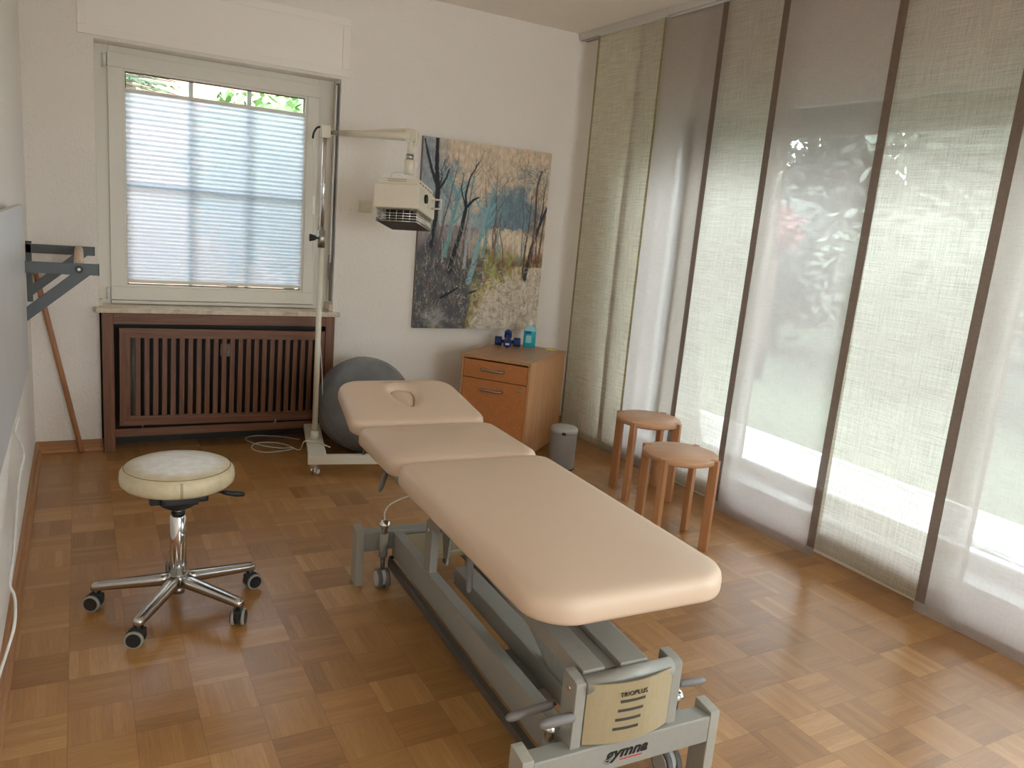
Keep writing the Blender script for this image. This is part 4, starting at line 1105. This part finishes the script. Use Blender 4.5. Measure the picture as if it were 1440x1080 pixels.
cord = MB().tube(spline([(-.222, 3.46, .60), (-.235, 3.45, .545), (-.216, 3.35, .53), (-.198, 3.25, .509), (-.208, 3.15, .46), (-.21, 3.05, .416), (-.209, 2.9, .37), (-.208, 2.75, .333), (-.209, 2.6, .306), (-.197, 2.55, .293), (-.190, 2.5, .282), (-.189, 2.42, .256), (-.202, 2.36, .22), (-.213, 2.28, .204), (-.225, 2.15, .20)], 6), .0042, 8)
co = cord.build('power_cable', 'cable_white', hp); co.matrix_parent_inverse = Matrix.Translation(hp.location).inverted(); co['label'] = 'white cable hanging down the wall'
st_ = MB().tube([(-.018, 4.905, .004), (-.019, 4.905, .012), (-.214, 4.905, 1.03), (-.2155, 4.905, 1.038)], [.011, .0145, .0145, .011], 18)
tag(st_.build('wooden_stick', 'stick_wood'), 'long round wooden stick leaning into the left corner', 'stick')

# ------------------------------------------------------------------ outside
struct('trim_6', MB().box(3.65, 4.80, -6, 12, -.12, -.01), 'terrace')
lw = MB().box(4.80, 60, -30, 40, -.16, -.03).box(-30, 4.80, 12.0, 40, -.16, -.03).box(-30, 3.65, 5.3, 12, -.16, -.03)
tag(lw.build('lawn', 'lawn'), 'green lawn beyond the terrace and around the house', 'lawn', kind='stuff')
ed = MB().box(4.78, 4.84, -6, 12, -.03, .012, .006); struct('trim_7', ed, 'stone_white')
# white jointed rod on the terrace
w = thing('white_rod', 'white jointed rod lying on the terrace at the right edge', 'garden rod', (4.22, 1.98, -.01), R(-98))
MB().tube([(-.30, 0, .03), (.40, .02, .03)], .018).build('rod', 'stone_white', w)
for x in (-.22, .0, .14, .30): MB().tube([(x, -.05, .02), (x+.03, .05, .045)], .022).build('joint', 'stone_white', w)
def foliage(name, c, rad, n, size, m, label, cat='shrub', group=None, trunk=None, seed=0, long=2.2, solid=True, shell=.55):
    rnd = random.Random(seed); b = bmesh.new()
    for _ in range(n):
        while True:
            p = Vector((rnd.uniform(-1, 1), rnd.uniform(-1, 1), rnd.uniform(-1, 1)))
            if shell < p.length < 1: break
        p *= 1-.22*abs(mnoise.noise(p*2.3+Vector((seed, 0, 0))))-.2*mnoise.noise(p*4+Vector((0, seed, 0)))
        q = Vector((p.x*rad[0], p.y*rad[1], p.z*rad[2]))
        d = Vector((rnd.gauss(0, 1), rnd.gauss(0, 1), rnd.gauss(0, .7)+.2)).normalized(); x = d.orthogonal().normalized()
        x = Matrix.Rotation(rnd.uniform(0, 6.28), 3, d) @ x
        s = size*rnd.uniform(.6, 1.3); L = s*long
        v = [b.verts.new(q), b.verts.new(q+d*L*.35+x*s*.5), b.verts.new(q+d*L*.7+x*s*.38), b.verts.new(q+d*L), b.verts.new(q+d*L*.7-x*s*.38), b.verts.new(q+d*L*.35-x*s*.5)]
        b.faces.new(v)
    w = MB(); w._merge(b, False)
    t = thing(name, label, cat, (c[0], c[1], -.03), 0, group)
    o = w.build('foliage', m, t); o.location = (0, 0, c[2]+.03)
    if solid:
        s = MB().sphere((0, 0, 0), 1, (rad[0]*.74, rad[1]*.74, rad[2]*.74), 20)
        o2 = s.build('inner_foliage', m, t); o2.location = (0, 0, c[2]+.03)
    MB().cyl((0, 0, 0), (0, 0, c[2]+.05), trunk or .06, (trunk or .06)*.6, 10).build('stem', 'bark', t)
    return t
shr = [((8.6, 3.3, 1.0), (1.15, 1.1, .95), 'leaf_hedge'), ((8.4, 5.7, 1.2), (1.15, 1.2, 1.15), 'leaf_light'), ((9.0, 8.2, 1.3), (1.2, 1.2, 1.2), 'leaf_hedge'), ((9.4, 10.8, 1.4), (1.3, 1.3, 1.3), 'leaf_light'), ((9.4, .9, 1.0), (1.15, 1.15, .95), 'leaf_light'), ((9.8, -1.7, 1.1), (1.2, 1.2, 1.05), 'leaf_hedge')]
names = ['dark green garden shrub right of the centre of the window view', 'pale green shrub in front of the trees across the lawn', 'dark green shrub behind the wooden stools beyond the glass', 'pale green shrub farthest left in the garden', 'pale green shrub at the right of the garden view', 'dark green shrub beyond the right edge of the view']
for i, (c, rd, m_) in enumerate(shr): foliage('garden_shrub', c, rd, 1500, .07, m_, names[i], group='garden shrubs across the lawn', seed=i+3)
foliage('flowering_shrub', (6.9, 6.42, 1.66), (.24, .24, .22), 500, .05, 'blossom', 'small shrub with pink blossom in the garden', seed=31)
trs = [((13, 14.6, 3.6), (2.3, 2.3, 3.4)), ((13.5, 11.2, 2.1), (1.2, 1.0, 2.0)), ((13, 7.3, 3.5), (2.3, 2.4, 3.3)), ((14, 2.9, 3.0), (2.1, 1.9, 2.8)), ((14, -2.3, 3.3), (2.2, 2.1, 3.1)), ((12, 19.4, 3.6), (2.3, 2.4, 3.4))]
tn = ['tall tree at the left of the garden behind the shrubs', 'low tree under the bright gap of sky', 'tall dark tree right of the gap of sky', 'tree standing before the pink house', 'tree at the right end of the garden', 'tree at the far left end of the garden']
for i, (c, rd) in enumerate(trs): foliage('garden_tree', c, rd, 3400, .15, 'leaf_hedge' if i % 2 else 'leaf_light', tn[i], 'tree', 'garden trees behind the shrubs', seed=i+20, trunk=.16)
hs = thing('garden_house', 'pinkish neighbouring house seen faintly through the right curtains', 'house', (21, 5.5, 0))
MB().box(-3, 3, -4.5, 4, 0, 4.2).build('house_wall', 'peach_brick', hs)
MB().prism([(-3.4, 4.2), (3.4, 4.2), (0, 6.4)], 'Y', -4.8, 4.3).build('roof', 'roof_tile', hs)
for y in (-2.5, 0, 2.2):
    wn_ = MB().box(-3.05, -2.97, y-.55, y+.55, 1.2, 2.6).build('window', 'window_frame', hs); MB().box(-3.07, -3.04, y-.45, y+.45, 1.3, 2.5).build('window_pane', 'seal_black', wn_)
# behind the small window
nb = thing('neighbour_house', 'peach brick neighbouring house behind the small window', 'house', (2.0, 12.5, 0))
MB().box(-4.5, 4.5, 0, 3, 0, 5.0).build('house_wall', 'peach_brick', nb); MB().box(-4.8, 4.8, -.4, 3.3, 5.0, 5.3).build('roof', 'roof_tile', nb)
foliage('laurel_shrub', (1.75, 7.6, 1.75), (.95, .7, .95), 1500, .045, 'leaf_laurel', 'glossy laurel shrub seen above the pleated blind', group='laurels behind the small window', seed=41, solid=True, shell=.8)
foliage('laurel_shrub', (1.15, 7.1, 1.60), (.42, .4, .72), 420, .045, 'leaf_laurel', 'smaller laurel shoots left of the big laurel above the blind', group='laurels behind the small window', seed=43, solid=False, shell=.3)
# conifer branch
cf_ = thing('conifer', 'dark conifer with drooping twigs at the upper left of the small window', 'tree', (-.35, 7.3, -.03))
MB().cyl((0, 0, 0), (.05, 0, 3.4), .09, .05, 10).build('trunk', 'bark', cf_)
rnd = random.Random(5); b = bmesh.new(); tw = MB()
for k in range(26):
    z0 = rnd.uniform(1.95, 2.8); ang_ = rnd.uniform(-.9, .5); L = rnd.uniform(.7, 1.15)
    d = Vector((math.cos(ang_), math.sin(ang_), rnd.uniform(-.25, .15)))
    p0 = Vector((.03, 0, z0)); tw.tube([p0, p0+d*L*.5, p0+d*L+Vector((0, 0, -.06))], [.012, .008, .004], 6)
    for j in range(85):
        t = rnd.uniform(.15, 1); q = p0+d*L*t; s_ = rnd.choice((-1, 1)); dd = (d*.8+Vector((-d.y, d.x, 0))*s_*rnd.uniform(.2, .9)+Vector((0, 0, rnd.uniform(-.5, .3)))).normalized(); LL = rnd.uniform(.05, .13); x = dd.orthogonal().normalized()*.008
        b.faces.new([b.verts.new(q-x), b.verts.new(q+x), b.verts.new(q+dd*LL)])
w = MB(); w._merge(b); w.build('needles', 'leaf_conifer', cf_); tw.build('twigs', 'bark', cf_)

# ------------------------------------------------------------------ light: overcast daylight
wd = bpy.data.worlds.new('overcast'); bpy.context.scene.world = wd; wd.use_nodes = True
N = NT(wd.node_tree); wd.node_tree.nodes.clear()
wo = N.n('ShaderNodeOutputWorld'); bg = N.n('ShaderNodeBackground'); N.l(bg.outputs[0], wo.inputs[0])
tc = N.coords('Generated'); sx = N.n('ShaderNodeSeparateXYZ'); N.l(tc, sx.inputs[0])
N.l(N.ramp(N.m('ADD', N.m('MULTIPLY', sx.outputs[2], .5), .5), [(.45, (.92, .94, 1.0)), (.60, (.93, .96, 1.0)), (1, (.80, .90, 1.0))]), bg.inputs[0])
WS = 9.0
bg.inputs[1].default_value = WS
sun = bpy.data.lights.new('sun', 'SUN'); sun.energy = 1.5; sun.angle = R(25); sun.color = (1, .96, .90)
so = bpy.data.objects.new('sun', sun); C.objects.link(so); so.rotation_euler = Vector((-.50, -.25, -.80)).to_track_quat('-Z', 'Y').to_euler()
def portal(name, loc, rot, sx_, sy_):
    l = bpy.data.lights.new(name, 'AREA'); l.shape = 'RECTANGLE'; l.size = sx_; l.size_y = sy_; l.cycles.is_portal = True
    o = bpy.data.objects.new(name, l); C.objects.link(o); o.location = loc; o.rotation_euler = rot
portal('window_portal', (XR+.32, (GY0+GY1)/2, (GZ0+GZ1)/2), (0, R(90), 0), GZ1-GZ0+.2, GY1-GY0+.2)
portal('window_portal', (.755, YB+.33, 1.54), (R(-90), 0, 0), 1.4, 1.5)
portal('window_portal', (1.65, YF-T-.03, 1.575), (R(90), 0, 0), 2.3, 1.55)  # portal of the window added behind the camera
sc = bpy.context.scene
sc.view_settings.view_transform = 'Standard'; sc.view_settings.look = 'None'; sc.view_settings.gamma = 1; sc.view_settings.use_curve_mapping = False
sc.view_settings.exposure = 0.56
sc.cycles.max_bounces = 12; sc.cycles.diffuse_bounces = 8; sc.cycles.transparent_max_bounces = 16; sc.cycles.transmission_bounces = 8
sc.cycles.sample_clamp_indirect = 8
